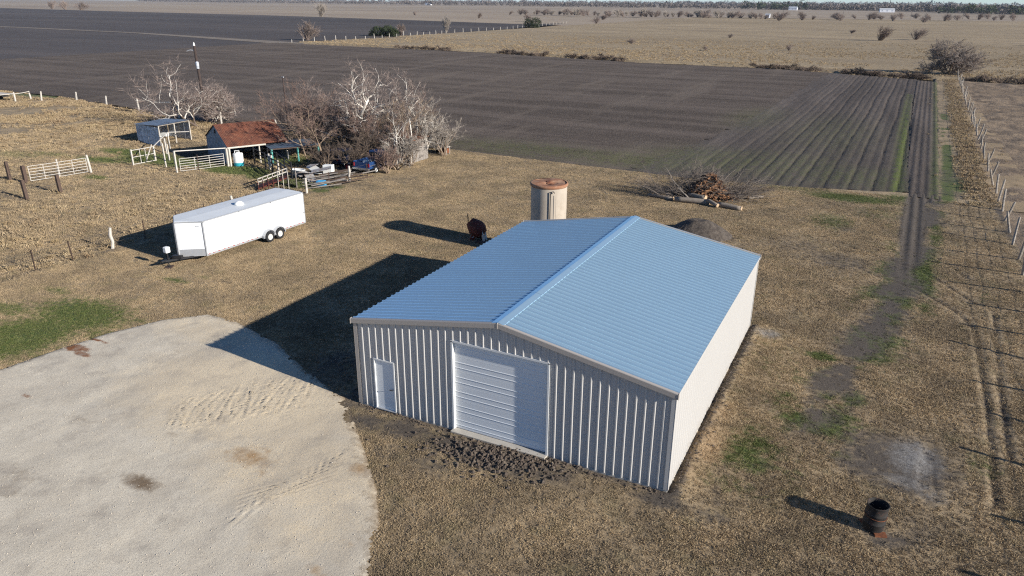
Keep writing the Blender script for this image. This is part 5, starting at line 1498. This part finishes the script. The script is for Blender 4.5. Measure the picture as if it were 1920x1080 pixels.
for k in range(22):
    a_ = .55 + g.normal(0, .35); L = 1.2 + 2.2 * g.random(); x, y = c[0] + g.normal(0, .8), c[1] + g.normal(0, 1.1)
    z = .1 + .5 * g.random()
    MB().beam((x - L / 2 * math.cos(a_), y - L / 2 * math.sin(a_), z * .6), (x + L / 2 * math.cos(a_), y + L / 2 * math.sin(a_), z + .2), .10, .07).build('timber', M['grey_wood'] if k % 3 else M['dark_wood'], lp)

# ================================================================== utility poles
up = thing('utility_pole', 'tall dark wooden utility pole with transformer among pale bare branches', 'utility pole', (-61.85, 48.3))
MB().tube([(-61.85, 48.3, -.1), (-61.95, 48.25, 4.5), (-62.1, 48.2, 9.3)], [.22, .19, .16], 10).build('pole', M['pole_wood'], up, True)
MB().lathe((-61.85, 48.05, 6.55), [(.18, 0), (.2, .04), (.2, .75), (.17, .82), (.06, .9)], 14).build('transformer', M['galv'], up, True)
MB().tube([(-62.08, 48.2, 8.75), (-62.6, 47.9, 8.8), (-63.0, 47.7, 8.65)], .035, 6).build('lamp_arm', M['galv'], up)
MB().lathe((-62.1, 48.18, 9.2), [(.12, 0), (.13, .15), (.08, .4), (.05, .5)], 10).build('insulator', M['plastic_white'], up)
MB().box((-62.15, 48.1, 7.1), (.3, .06, .08)).build('bracket', M['galv'], up)
MB().box((-61.7, 48.1, 2.7), (.25, .2, .45)).build('meter_box', M['galv'], up)
MB().tube([(-61.95, 48.2, 8.4), (-59.6, 48.6, 6.4), (-57.2, 49.0, 3.6), (-55.5, 49.3, 1.2)], .010, 5).build('guy_wire', M['wire'], up)
c = (-49.16,49.43)
up2 = thing('short_pole', 'slim bare pole rising from the brown thicket behind the barn', 'pole', c)
MB().tube([(*c, -.1), (c[0] - .1, c[1], 6.1)], [.12, .08], 8).build('pole', M['pole_wood'], up2, True)
MB().box((c[0] - .1, c[1], 6.05), (.3, .1, .1)).build('cap', M['galv'], up2)

# ================================================================== fences
def fence(nm, label, line, h, rad, mat, wires, jit=.05, lean=(0, 0), wmat='wire', alt=None, hj=.12):
    o = thing(nm, label, 'fence', line[0])
    g = np.random.default_rng(len(line) + int(abs(line[0][0])))
    me = MB().tube([(0, 0, -.08), (.015, .01, h * .5), (0, 0, h)], [rad, rad * .95, rad * .8], 7).data('fence_post', mat)
    tops = []
    for k, (x, y) in enumerate(line):
        lx, ly = lean[0] + g.normal(0, jit), lean[1] + g.normal(0, jit)
        sc = 1 + g.normal(0, hj)
        mm = me
        if alt and k in alt: mm = alt[k]
        inst('fence_post', mm, (x, y, 0), o, (-ly, lx, g.random() * 6), (1, 1, sc))
        tops.append((lx, ly))
    for wz in wires:
        MB().tube([(x + lx * wz, y + ly * wz, wz + .01 * g.normal()) for (x, y), (lx, ly) in zip(line, tops)], .009 if wmat == 'wire' else .02, 3).build('wire', M[wmat], o)
    return o


rf = [(25.35 + .0225 * (y - 40) + .04 * math.sin(y), y) for y in np.arange(-9.5, 168, 3.25)]
fence('post_fence', 'long row of leaning bleached fence posts with wire along the right edge', rf, 1.55, .085, M['fence_post'], (.35, .65, .95, 1.2), .06, (.24, 0))
wp = MB().tube([(0, 0, -.1), (.06, .02, .45), (-.03, 0, .9), (.02, 0, 1.38)], [.10, .09, .10, .08], 8).data('fence_post', M['white_wood'])
tp_ = MB().box((0, 0, .6), (.045, .045, 1.3)).box((0, .02, .6), (.07, .015, 1.3)).data('fence_post', M['t_post'])
lf_y = [-8.6, -6.2, -3.8, -1.4, 1.1, 3.5, 5.7, 8.25, 10.6, 13.0, 15.4, 17.8, 20.2, 22.6, 25.1, 27.6, 30.1, 32.4]
lf = [(float(np.interp(y, [-14, 0, 5.6, 8.3, 16, 25, 30, 33], [-27.0, -26.4, -25.95, -25.85, -25.5, -24.85, -24.4, -24.2])), y) for y in lf_y]
alt = {i: (wp if lf_y[i] in (8.25, 17.8, 25.1, 30.1) else tp_) for i in range(len(lf))}
fence('yard_fence', 'wire fence with white wooden and thin steel posts left of the cargo trailer', lf, 1.3, .05, M['t_post'], (.35, .7, 1.1), .035, alt=alt, hj=.04)
ff = [(-103.0, 48.7), (-102.8, 51.0), (-100.2, 51.0), (-95.6, 53.6), (-87.9, 53.0), (-79.0, 51.6), (-67.6, 48.8), (-58.5, 47.6), (-49.0, 47.2)]
fence('field_fence', 'row of whitewashed posts along the edge of the ploughed field at left', ff, 1.4, .13, M['white_wood'], (.4, .8, 1.15), .05, hj=.06)
gr_ = thing('gate_rail', 'white rail joining two posts of the far left field fence', 'rail', (-102.9, 49.8))
MB().tube([(-103.0, 48.75, 1.1), (-102.9, 49.9, 1.13), (-102.8, 50.95, 1.25)], .05, 6).build('rail', M['white_wood'], gr_)
for q in ((-103.0, 48.85), (-102.8, 50.9)):
    MB().beam((*q, 1.0), (*q, 1.22), .07).build('bracket', M['black_metal'], gr_)
mf_y = list(np.arange(197, 300, 5.5)) + list(np.arange(300, 500, 8.5))
mf = [(float(np.interp(y, [197, 240, 374, 493], [-183.2, -178.8, -182.5, -200])), y) for y in mf_y]
fence('meadow_fence', 'line of pale posts between the far dark field and the dry meadow', mf, 1.5, .13, M['white_wood'], (.5, 1.0), .04, hj=.15)

# ================================================================== trees
RV = np.array([.893, .451, 0])            # picture-right, on the ground


def twigs(parts, pts, L, g, P, lev):
    """last generation: thin tapering spikes, all of one branch at once"""
    n = P['kids'][lev]
    if not n: return
    A = np.array(pts); seg = len(A) - 1
    x = (.1 + .9 * g.random(n)) * seg; i = np.minimum(x.astype(int), seg - 1)
    q = A[i] + (A[i + 1] - A[i]) * (x - i)[:, None]
    dd = A[i + 1] - A[i]; dd = dd / (np.sqrt((dd * dd).sum(1))[:, None] + 1e-9)
    s = g.normal(0, 1, (n, 3)); s -= dd * (s * dd).sum(1)[:, None]; s /= np.sqrt((s * s).sum(1))[:, None] + 1e-9
    a = np.radians(P['ang'] + 16 * g.normal(0, 1, n))[:, None]
    nd = dd * np.cos(a) + s * np.sin(a); nd[:, 2] = np.maximum(nd[:, 2], -.25)
    ln = L * P['lk'] * (.7 + .7 * g.random((n, 1)))
    u = _cr(nd, np.array([[.3, .2, .93]])); u /= np.sqrt((u * u).sum(1))[:, None] + 1e-9
    w = _cr(nd, u); r = P['rmin'] * 1.25
    V = np.stack([q + u * r, q - .5 * u * r + .87 * w * r, q - .5 * u * r - .87 * w * r, q + nd * ln], 1).reshape(-1, 3)
    m = parts.setdefault(P['levels'], [])
    if not m: m.append(MB())
    m = m[0]
    F = np.array([(0, 1, 3), (1, 2, 3), (2, 0, 3)])
    m.t.append((F[None] + 4 * np.arange(n)[:, None, None]).reshape(-1, 3) + m.n); m.v.append(V); m.n += 4 * n


def grow(parts, p, d, L, r, lev, g, P):
    seg = (6, 5, 4, 3, 2)[min(lev, 4)]
    pts = [np.array(p, float)]; d = np.array(d, float); d /= np.linalg.norm(d)
    wob = P['wob'] * (.6 if lev == 0 else 1)
    for i in range(seg):
        d = d + wob * (g.random(3) - .5) + np.array([0, 0, P['trop'][min(lev, len(P['trop']) - 1)]])
        d /= np.linalg.norm(d); pts.append(pts[-1] + d * L / seg)
        if pts[-1][2] < .3: d[2] = abs(d[2])
    rad = np.linspace(r, r * (.5 if lev == 0 else .4), seg + 1)
    m = parts.setdefault(lev, [])
    if lev <= 1: mm = MB(); m.append(mm)
    else:
        if not m: m.append(MB())
        mm = m[0]
    mm.tube(pts, np.maximum(rad, P['rmin']), (9, 6, 4, 3, 3)[min(lev, 4)], lev < 3)
    if lev >= P['levels']: return
    if lev + 1 == P['levels']:
        twigs(parts, pts, L, g, P, lev); return
    nch = P['kids'][lev]
    for k in range(nch):
        t_ = P['from'] + (1 - P['from']) * (k + g.random()) / nch if lev < 2 else .15 + .85 * g.random()
        x = t_ * seg; i = min(int(x), seg - 1)
        q = pts[i] + (pts[i + 1] - pts[i]) * (x - i)
        dd = pts[i + 1] - pts[i]; dd = dd / np.linalg.norm(dd)
        s = g.normal(0, 1, 3); s -= dd * (s @ dd); s /= np.linalg.norm(s)
        a = R(P['ang'] + 18 * g.normal())
        nd = dd * math.cos(a) + s * math.sin(a)
        if nd[2] < -.25: nd[2] = -.25
        rr = max(P['rmin'], rad[i] * P['rk'])
        grow(parts, q, nd, L * P['lk'] * (.65 + .6 * g.random()), rr, lev + 1, g, P)


def tree(nm, label, base, stems, seed, mats=('bark_pale', 'bark_pale', 'twig'), group=None, cat='tree', **kw):
    P = dict(wob=.55, trop=(.04, .05, .04, .03), levels=4, kids=(7, 5, 5, 8), ang=48, rk=.62, lk=.55, rmin=.008)
    P['from'] = .32
    P.update(kw)
    g = np.random.default_rng(seed)
    o = thing(nm, label, cat, base, group)
    parts = {}
    for d, L, r in stems:
        dv = RV * d[0] + np.array([-.451, .893, 0]) * d[1] + np.array([0, 0, d[2]])
        off = np.array([g.normal() * .12, g.normal() * .12, 0]) if len(stems) > 1 else np.zeros(3)
        grow(parts, np.array([base[0], base[1], -.05]) + off, dv, L, r, 0, g, P)
    for m in parts.get(0, []): m.build('trunk', M[mats[0]], o, True)
    for m in parts.get(1, []): m.build('limb', M[mats[1]], o)
    for lv, nm_, mt in ((2, 'branchwork', mats[1]), (3, 'twigs', mats[2])):
        if lv in parts and lv < P['levels']: tag(parts[lv][0].build(nm_, M[mt], o), kind='stuff')
    if P['levels'] in parts: tag(parts[P['levels']][0].build('crown', M[mats[2]], o), kind='stuff')
    return o


tree('bare_tree', 'largest pale bare tree leaning left above the scrap and vehicles', (-30.6, 40.4), [((-.52, 0, 1), 6.2, .21), ((-.22, .1, 1), 5.6, .17), ((.16, 0, 1), 4.8, .14), ((-.9, -.2, .5), 4.2, .12)], 101, ('bark_pale', 'bark_pale', 'twig_red'), rmin=.011, wob=1.0)
tree('bare_tree', 'slim upright pale tree right of the leaning tree, behind the pickup', (-28.2, 43.2), [((.0, 0, 1), 4.9, .14), ((.15, .1, 1), 4.0, .11)], 102, ('bark_pale', 'bark_pale', 'twig_red'), kids=(7, 5, 5, 8), rmin=.011, ang=38)
tree('bare_tree', 'white many-stemmed bare tree at the right end of the grove', (-24.4, 41.9), [((.25, 0, 1), 3.3, .09), ((.45, .1, 1), 3.0, .08), ((-.15, 0, 1), 3.6, .1), ((.0, .2, 1), 3.4, .08), ((.3, -.2, .9), 2.8, .07)], 103, ('bark_pale', 'bark_pale', 'twig_pale'), kids=(6, 5, 4, 7), ang=34, rmin=.010)
tree('bare_tree', 'forked white sapling in front of the blue pickup bonnet', (-23.95, 36.6), [((-.03, 0, 1), 3.2, .075), ((.3, 0, 1), 2.6, .05)], 104, ('bark_pale', 'bark_pale', 'twig_pale'), kids=(5, 4, 7, 0), levels=3, rmin=.009, ang=35)
tree('bare_tree', 'crooked pale sapling right of the blue pickup', (-24.0, 39.0), [((-.12, 0, 1), 4.3, .10)], 105, ('bark_pale', 'bark_tan', 'twig'), kids=(6, 5, 3, 6), rmin=.009)
tree('bare_tree', 'slender tan tree leaning left in front of the lean-to', (-33.6, 35.2), [((-.3, 0, 1), 4.4, .07)], 106, ('bark_tan', 'bark_tan', 'twig'), kids=(6, 5, 4, 7), rmin=.010)
tree('bare_tree', 'slender leaning tree just right of the lean-to canopy', (-31.6, 35.4), [((-.2, 0, 1), 4.2, .07), ((-.5, .2, 1), 3.4, .05)], 107, ('bark_tan', 'bark_tan', 'twig'), kids=(6, 5, 4, 7), rmin=.010)
tree('bare_tree', 'pale crooked tree with dark trunk behind the barn ridge', (-60.4, 49.0), [((-.35, 0, 1), 2.6, .24), ((.35, 0, 1), 2.5, .22), ((.1, .3, 1), 2.5, .16)], 108, ('bark_dark', 'bark_pale', 'twig_red'), kids=(7, 5, 5, 8), wob=.95, lk=.72, rmin=.014, ang=55)
tree('bare_tree', 'low bare tree sprawling left of the utility pole over the shed', (-59.5, 44.6), [((-1.1, 0, .6), 4.8, .16), ((-.5, .1, .9), 3.4, .11)], 109, ('bark_dark', 'bark_pale', 'twig_red'), kids=(7, 5, 5, 9), wob=1.0, lk=.68, rmin=.013, ang=60)
for k, (base, H, lab, tw_) in enumerate([((-42.5, 44.0), 5.6, 'dense brown thicket behind the right end of the barn roof', 'twig'), ((-38.0, 45.0), 6.2, 'tall brown thicket between barn and leaning tree', 'twig_red'),
                                         ((-29.4, 38.2), 4.6, 'dark tangled thicket over the navy car', 'twig'), ((-26.9, 41.6), 5.4, 'olive tan thicket filling the grove behind the pickup', 'bark_tan'), ((-34.5, 41.5), 5.4, 'brown thicket in the middle of the grove', 'twig'),
                                         ((-23.2, 43.6), 3.6, 'low grey thicket at the right end of the grove', 'twig_pale'), ((-27.6, 37.2), 3.0, 'dark low thicket between navy car and pickup', 'bark_dark'), ((-31.8, 38.6), 3.6, 'dark thicket at the foot of the leaning tree', 'bark_dark'), ((-34.8, 38.2), 3.2, 'dark low thicket behind the lean-to canopy', 'bark_dark'), ((-24.9, 38.9), 3.2, 'brown thicket pressed against the plank shed', 'twig'), ((-29.2, 32.9), 2.2, 'low bare scrub behind the white cabinet', 'bark_dark'), ((-23.5, 34.2), 2.2, 'bare scrub in front of the pickup bed', 'twig'), ((-23.6, 36.0), 2.6, 'bare scrub in front of the pickup cab', 'twig_pale'), ((-23.4, 38.0), 2.8, 'grey scrub right of the pickup bonnet', 'twig_pale'), ((-27.3, 33.8), 2.6, 'dark scrub left of the pickup tailgate', 'bark_dark'), ((-36.8, 40.5), 4.2, 'brown scrub rising behind the lean-to canopy', 'twig')]):
    g = np.random.default_rng(200 + k)
    st = [((g.normal(0, .45), g.normal(0, .4), 1), H * (.55 + .25 * g.random()), .03 + .03 * g.random()) for _ in range(11)]
    tree('thicket', lab, base, st, 210 + k, ('bark_tan', 'bark_tan' if k in (3,) else tw_, tw_), cat='thicket', kids=(6, 5, 10, 0), levels=3, ang=32, rmin=.010, lk=.5)
    # stems spread over a patch
tree('bare_tree', 'broad grey bare tree at the far end of the right-hand fence', (26.8, 176.5), [((g.normal(0, .8), g.normal(0, .6), .8), 4.6, .14) for _ in range(12)], 301, ('bark_tan', 'twig', 'far_oak'), kids=(6, 5, 4, 9), ang=50, rmin=.022, lk=.62, **{'from': .12})


def shrub_mesh(seed, H, Wd, n, mat, r=.05):
    g = np.random.default_rng(seed); m = MB()
    lob = [(g.normal(0, .3) * Wd, g.normal(0, .3) * Wd, .6 + .5 * g.random()) for _ in range(4)]
    for k in range(n):
        a = g.random() * 6.283; t_ = g.random() ** .6
        p = np.array([0, 0, 0.0]) + np.array([math.cos(a), math.sin(a), 0]) * .12 * Wd * g.random()
        q = np.array([math.cos(a) * t_ * Wd / 2, math.sin(a) * t_ * Wd / 2, H * (.45 + .55 * math.sqrt(max(0, 1 - t_ * t_)) * (.6 + .4 * g.random()))])
        lx, ly, lh = lob[k % 4]
        q = q * np.array([.65, .65, lh]) + np.array([lx, ly, 0])
        mid = (p + q) / 2 + g.normal(0, .06 * H, 3)
        m.tube([p, mid, q], [r * 1.6, r, r * .6], 3, False)
        for j in range(5):
            e = q + g.normal(0, .13 * H, 3); s = mid + (q - mid) * g.random()
            m.tube([s, e], [r * .8, r * .5], 3, False)
    return m.data('crown', mat)


def trunk_mesh(H, r, mat): return MB().tube([(0, 0, -.1), (.05, .03, H * .25), (.02, 0, H * .5)], [r, r * .8, r * .4], 6).data('trunk', mat)


sm = [shrub_mesh(400 + k, 5.0, 6.0, 60, M['far_shrub'], .06) for k in range(4)]
sg = [shrub_mesh(410 + k, 5.0, 6.0, 55, M['twig_pale'], .06) for k in range(2)]
stm = trunk_mesh(5.0, .22, M['bark_dark'])


def shrub(nm, label, c, sc, me, group=None, cat='shrub', sz=None, rot=None):
    o = thing(nm, label, cat, c, group)
    r_ = rot if rot is not None else (c[0] * 1.7) % 6.28
    inst('trunk', stm, (*c, 0), o, (0, 0, r_), (sc, sc, sz or sc)); inst('crown', me, (*c, 0), o, (0, 0, r_), (sc, sc, sz or sc))
    return o


shrub('scrub_tree', 'larger rounded bare shrub on the meadow left of the broad grey tree', (7.7, 343), 1.15, sm[0])
shrub('scrub_tree', 'smaller bare shrub on the meadow close left of the broad grey tree', (21.3, 358), .95, sm[1])
shrub('lone_tree', 'grey lone tree at the far edge of the dark field', (-475, 556), 2.3, sg[0], cat='tree')
shrub('fence_tree', 'reddish bare tree at the left corner of the meadow fence', (-191, 214), 1.0, sm[2], cat='tree', sz=1.5)
shrub('fence_tree', 'thin bare tree by the meadow fence right of the dark evergreen', (-186, 270), .7, sm[3], cat='tree', sz=1.3)
shrub('fence_tree', 'white bare tree by the meadow fence', (-186, 309), .9, sg[1], cat='tree', sz=1.5)
shrub('scrub_tree', 'small shrub where the meadow meets the dark field fence', (-181, 505), .9, sm[1])
for k, (u, sc) in enumerate([((-16.5, 248), .35), ((-40, 232), .3), ((-75, 262), .4), ((-8, 420), .5), ((60, 330), .5), ((-52, 330), .35)]):
    shrub('weed_clump', 'low dark weed clump dotted over the dry meadow', u, sc, sm[k % 4], 'weed clumps on the meadow', 'weed')
g = np.random.default_rng(55)
HP = [(-383, 814), (-238, 787), (-105, 776), (0, 830), (109, 880)]
for k in range(66):
    t_ = (k + g.random() * .9) / 66
    x = -390 + 300 * t_; y = float(np.interp(x, [a for a, b in HP], [b for a, b in HP])) + g.normal(0, 14)
    shrub('hedge_shrub', 'brown bare shrub in the long hedgerow across the far plain', (x, y), (.9 + .6 * g.random()) * (.8 + .4 * math.sin(k * .7) ** 2), (sm + sg)[k % 6], 'hedgerow shrubs')
for k in range(26):
    x = -95 + 210 * (k + g.random()) / 26; y = float(np.interp(x, [a for a, b in HP], [b for a, b in HP])) + g.normal(0, 45) - 10
    shrub('plain_shrub', 'scattered bare shrub on the far plain right of the hedgerow', (x, y), .7 + .7 * g.random(), sm[k % 4], 'scattered shrubs')
for k, c in enumerate([(-441, 663), (-330, 600), (-262, 560), (-215, 610)]):
    shrub('plain_shrub', 'small dark shrub on the brown plain behind the dark field', c, .75 + .15 * k, sm[k], 'shrubs behind the dark field')
for k, c in enumerate([(-1080, 690), (-1030, 676), (-985, 668)]):
    shrub('field_corner_shrub', 'dark shrub at the far left edge of the ploughed field', c, 2.2, sm[k], 'shrubs at the far left')


def evergreen(label, c, parts_, seed, nm='evergreen_bush'):
    g = np.random.default_rng(seed); o = thing(nm, label, 'bush', c)
    m = MB()
    for (dx, dy, rx, rz, n) in parts_:
        for k in range(n):
            u = g.normal(0, 1, 3); u /= np.linalg.norm(u); rr = (.55 + .45 * g.random() ** .5) * (1 + .18 * math.sin(5 * math.atan2(u[1], u[0]) + 3 * u[2]))
            p = np.array([c[0] + dx, c[1] + dy, rz * .9]) + u * np.array([rx, rx, rz]) * rr
            p[2] = max(p[2], .1)
            a, b = g.normal(0, .32, 3), g.normal(0, .32, 3)
            m.add([p, p + a, p + b], [(0, 1, 2)])
    tag(m.build('crown', M['leaf_dark'], o), kind='stuff')
    for (dx, dy, rx, rz, n) in parts_:
        MB().tube([(c[0] + dx, c[1] + dy, 0), (c[0] + dx + .1, c[1] + dy, rz)], [.2, .08], 6).build('trunk', M['bark_dark'], o)


evergreen('dark green evergreen bush by the left part of the meadow fence', (-186.5, 259), [(-4, 0, 2.8, 2.0, 900), (.5, 1, 3.0, 2.3, 1100), (4.5, 0, 2.4, 1.8, 800), (-6.5, -1, 1.4, .8, 200)], 1)
evergreen('dark green evergreen bush farther along the meadow fence', (-180, 396), [(-2.5, 0, 2.8, 2.6, 900), (2.0, 0, 3.2, 3.0, 1000)], 2)
# brush along the ditch at the far edge of the field
db = [shrub_mesh(430 + k, 1.5, 3.2, 55, M['bark_dark'], .035) for k in range(3)]
g = np.random.default_rng(77)
spots = [(x, None) for x in np.linspace(-13, 0, 9)] + [(x, None) for x in np.linspace(-92, -76, 8)] + [(x, None) for x in np.linspace(-66, -50, 7)] + [(x, None) for x in np.linspace(-130, -112, 6)] + [(x, None) for x in np.linspace(6, 21, 9)] + [(x, None) for x in np.linspace(30, 58, 10)]
for k, (x, _) in enumerate(spots):
    y = (float(y_field_far(x)) if x < 26 else 160) + 2.8 + g.normal(0, .5)
    o = thing('ditch_brush', 'dark low brush in the ditch behind the ploughed field', 'brush', (x, y, -.4), 'ditch brush')
    inst('crown', db[k % 3], (x, y, -.45), o, (0, 0, g.random() * 6), (.8 + .4 * g.random(),) * 3)

# far woods on the horizon
def woods(nm, label, line, n, h, wd, seed, mat, depth=60):
    g = np.random.default_rng(seed)
    L = np.array(line, float); t_ = np.sort(g.random(n)) * (len(L) - 1); i = np.minimum(t_.astype(int), len(L) - 2)
    c = L[i] + (L[i + 1] - L[i]) * (t_ - i)[:, None] + g.normal(0, depth, (n, 2)) * np.array([.3, 1])
    hh = h * (.55 + .6 * g.random(n)) * (.75 + .5 * fbm(c[:, 0], c[:, 1], .004, 3))
    K = 24
    u = g.normal(0, 1, (n, K, 3)); u /= np.linalg.norm(u, axis=2)[..., None]; u *= (.4 + .6 * g.random((n, K, 1)))
    ctr = np.concatenate([c, np.zeros((n, 1))], 1)[:, None, :] + u * np.stack([hh * wd, hh * wd, hh * .5], -1)[:, None, :] + (hh * .52)[:, None, None] * np.array([0, 0, 1])
    s = (hh * .16)[:, None, None, None]
    V = ctr[:, :, None, :] + g.normal(0, 1, (n, K, 3, 3)) * s
    V[..., 2] = np.maximum(V[..., 2], -1.0)
    V = V.reshape(-1, 3); F = np.arange(len(V)).reshape(-1, 3)
    me = bpy.data.meshes.new(nm); me.from_pydata(V, [], F); me.materials.append(mat); me.update()
    o = bpy.data.objects.new(nm, me); col.objects.link(o); tag(o, label, 'woods', kind='stuff')


woods('far_woods', 'long belt of bare grey woods along the horizon', [(-4200, 3300), (-2711, 2760), (-1110, 2240), (-286, 1975), (-60, 1990), (140, 1620), (260, 1470), (700, 1300)], 3600, 11, .62, 5, M['far_wood'], 45)
woods('horizon_woods', 'hazy woods beyond the main belt on the horizon', [(-6500, 5200), (-3000, 4300), (-1000, 3900), (300, 3600), (1500, 3000)], 2200, 17, .8, 6, M['far_wood'], 80)
woods('evergreen_copse', 'dark clump of evergreen trees on the horizon right of centre', [(-330, 1900), (-200, 1880)], 26, 17, .5, 7, M['leaf_dark'], 12)
woods('evergreen_copse', 'dark clumps of trees on the horizon near the right edge', [(60, 1500), (230, 1400)], 40, 13, .55, 8, M['leaf_dark'], 14)


def far_house(nm, label, c, sx, sy, h, rh, wall, roofm, rz=0.0):
    o = thing(nm, label, 'building', c)
    ca, sa = math.cos(rz), math.sin(rz)
    T = lambda x, y, z: (c[0] + x * ca - y * sa, c[1] + x * sa + y * ca, z)
    m = MB(); v = [T(x, y, z) for z in (-1.1, h) for x, y in ((-sx / 2, -sy / 2), (sx / 2, -sy / 2), (sx / 2, sy / 2), (-sx / 2, sy / 2))]
    m.add(v, [(0, 1, 5, 4), (1, 2, 6, 5), (2, 3, 7, 6), (3, 0, 4, 7)]).build('wall', wall, o)
    m = MB(); e = .4
    v = [T(-sx / 2 - e, -sy / 2 - e, h - .1), T(sx / 2 + e, -sy / 2 - e, h - .1), T(sx / 2 + e, sy / 2 + e, h - .1), T(-sx / 2 - e, sy / 2 + e, h - .1), T(-sx / 2 - e, 0, h + rh), T(sx / 2 + e, 0, h + rh)]
    m.add(v, [(0, 1, 5, 4), (2, 3, 4, 5), (0, 4, 3), (1, 2, 5)]).build('roof', roofm, o)
    for k in range(3):
        x = -sx / 2 + sx * (k + .5) / 3
        MB().box(T(x, -sy / 2 - .03, h * .45), (sx * .1, .1, h * .55), rz).build('door', M['galv'], o)


far_house('long_barn', 'long white metal barn on the far plain at right', (-20, 1597), 25, 12, 4.2, 1.6, M['trailer_white'], M['white_trim'], .15)
far_house('farmhouse', 'small white farmhouse before the horizon woods right of centre', (-215, 1830), 18, 10, 4.0, 2.6, M['trailer_white'], M['galv'])
far_house('farm_building', 'tiny white building on the plain left of the long barn', (-120, 870), 4.5, 4, 2.4, 1.0, M['trailer_white'], M['galv'])
far_house('farm_building', 'pale far building in the woods left of centre', (-1500, 2330), 22, 12, 5, 2, M['trailer_white'], M['galv'])
for k, (x, y) in enumerate([(-70, 1250), (20, 1050), (70, 960), (-190, 1500), (-330, 1700)]):
    o = thing('line_pole', 'thin distant utility pole on the far plain', 'utility pole', (x, y), 'distant utility poles')
    MB().tube([(x, y, -1), (x, y, 11)], [.22, .16], 6).build('pole', M['pole_wood'], o)
    MB().box((x, y, 10.3), (2.4, .2, .2)).build('crossarm', M['pole_wood'], o)

# ------------------------------------------------------------------ air: thin haze over the plain
t = NT('haze_air')
t.t.nodes.remove(t.b)
pv = t.n('VolumePrincipled')
pv.inputs['Color'].default_value = (0.82, 0.90, 1.0, 1)
pv.inputs['Density'].default_value = 0.00005
pv.inputs['Anisotropy'].default_value = 0.2
t.l(pv.outputs[0], t.n('OutputMaterial').inputs['Volume'])
for n_ in list(t.t.nodes):
    if n_.type == 'OUTPUT_MATERIAL' and not n_.inputs['Volume'].is_linked: t.t.nodes.remove(n_)
hz = MB().box((0, 0, 9), (19000, 19000, 24)).build('haze', t.m)
tag(hz, kind='stuff')
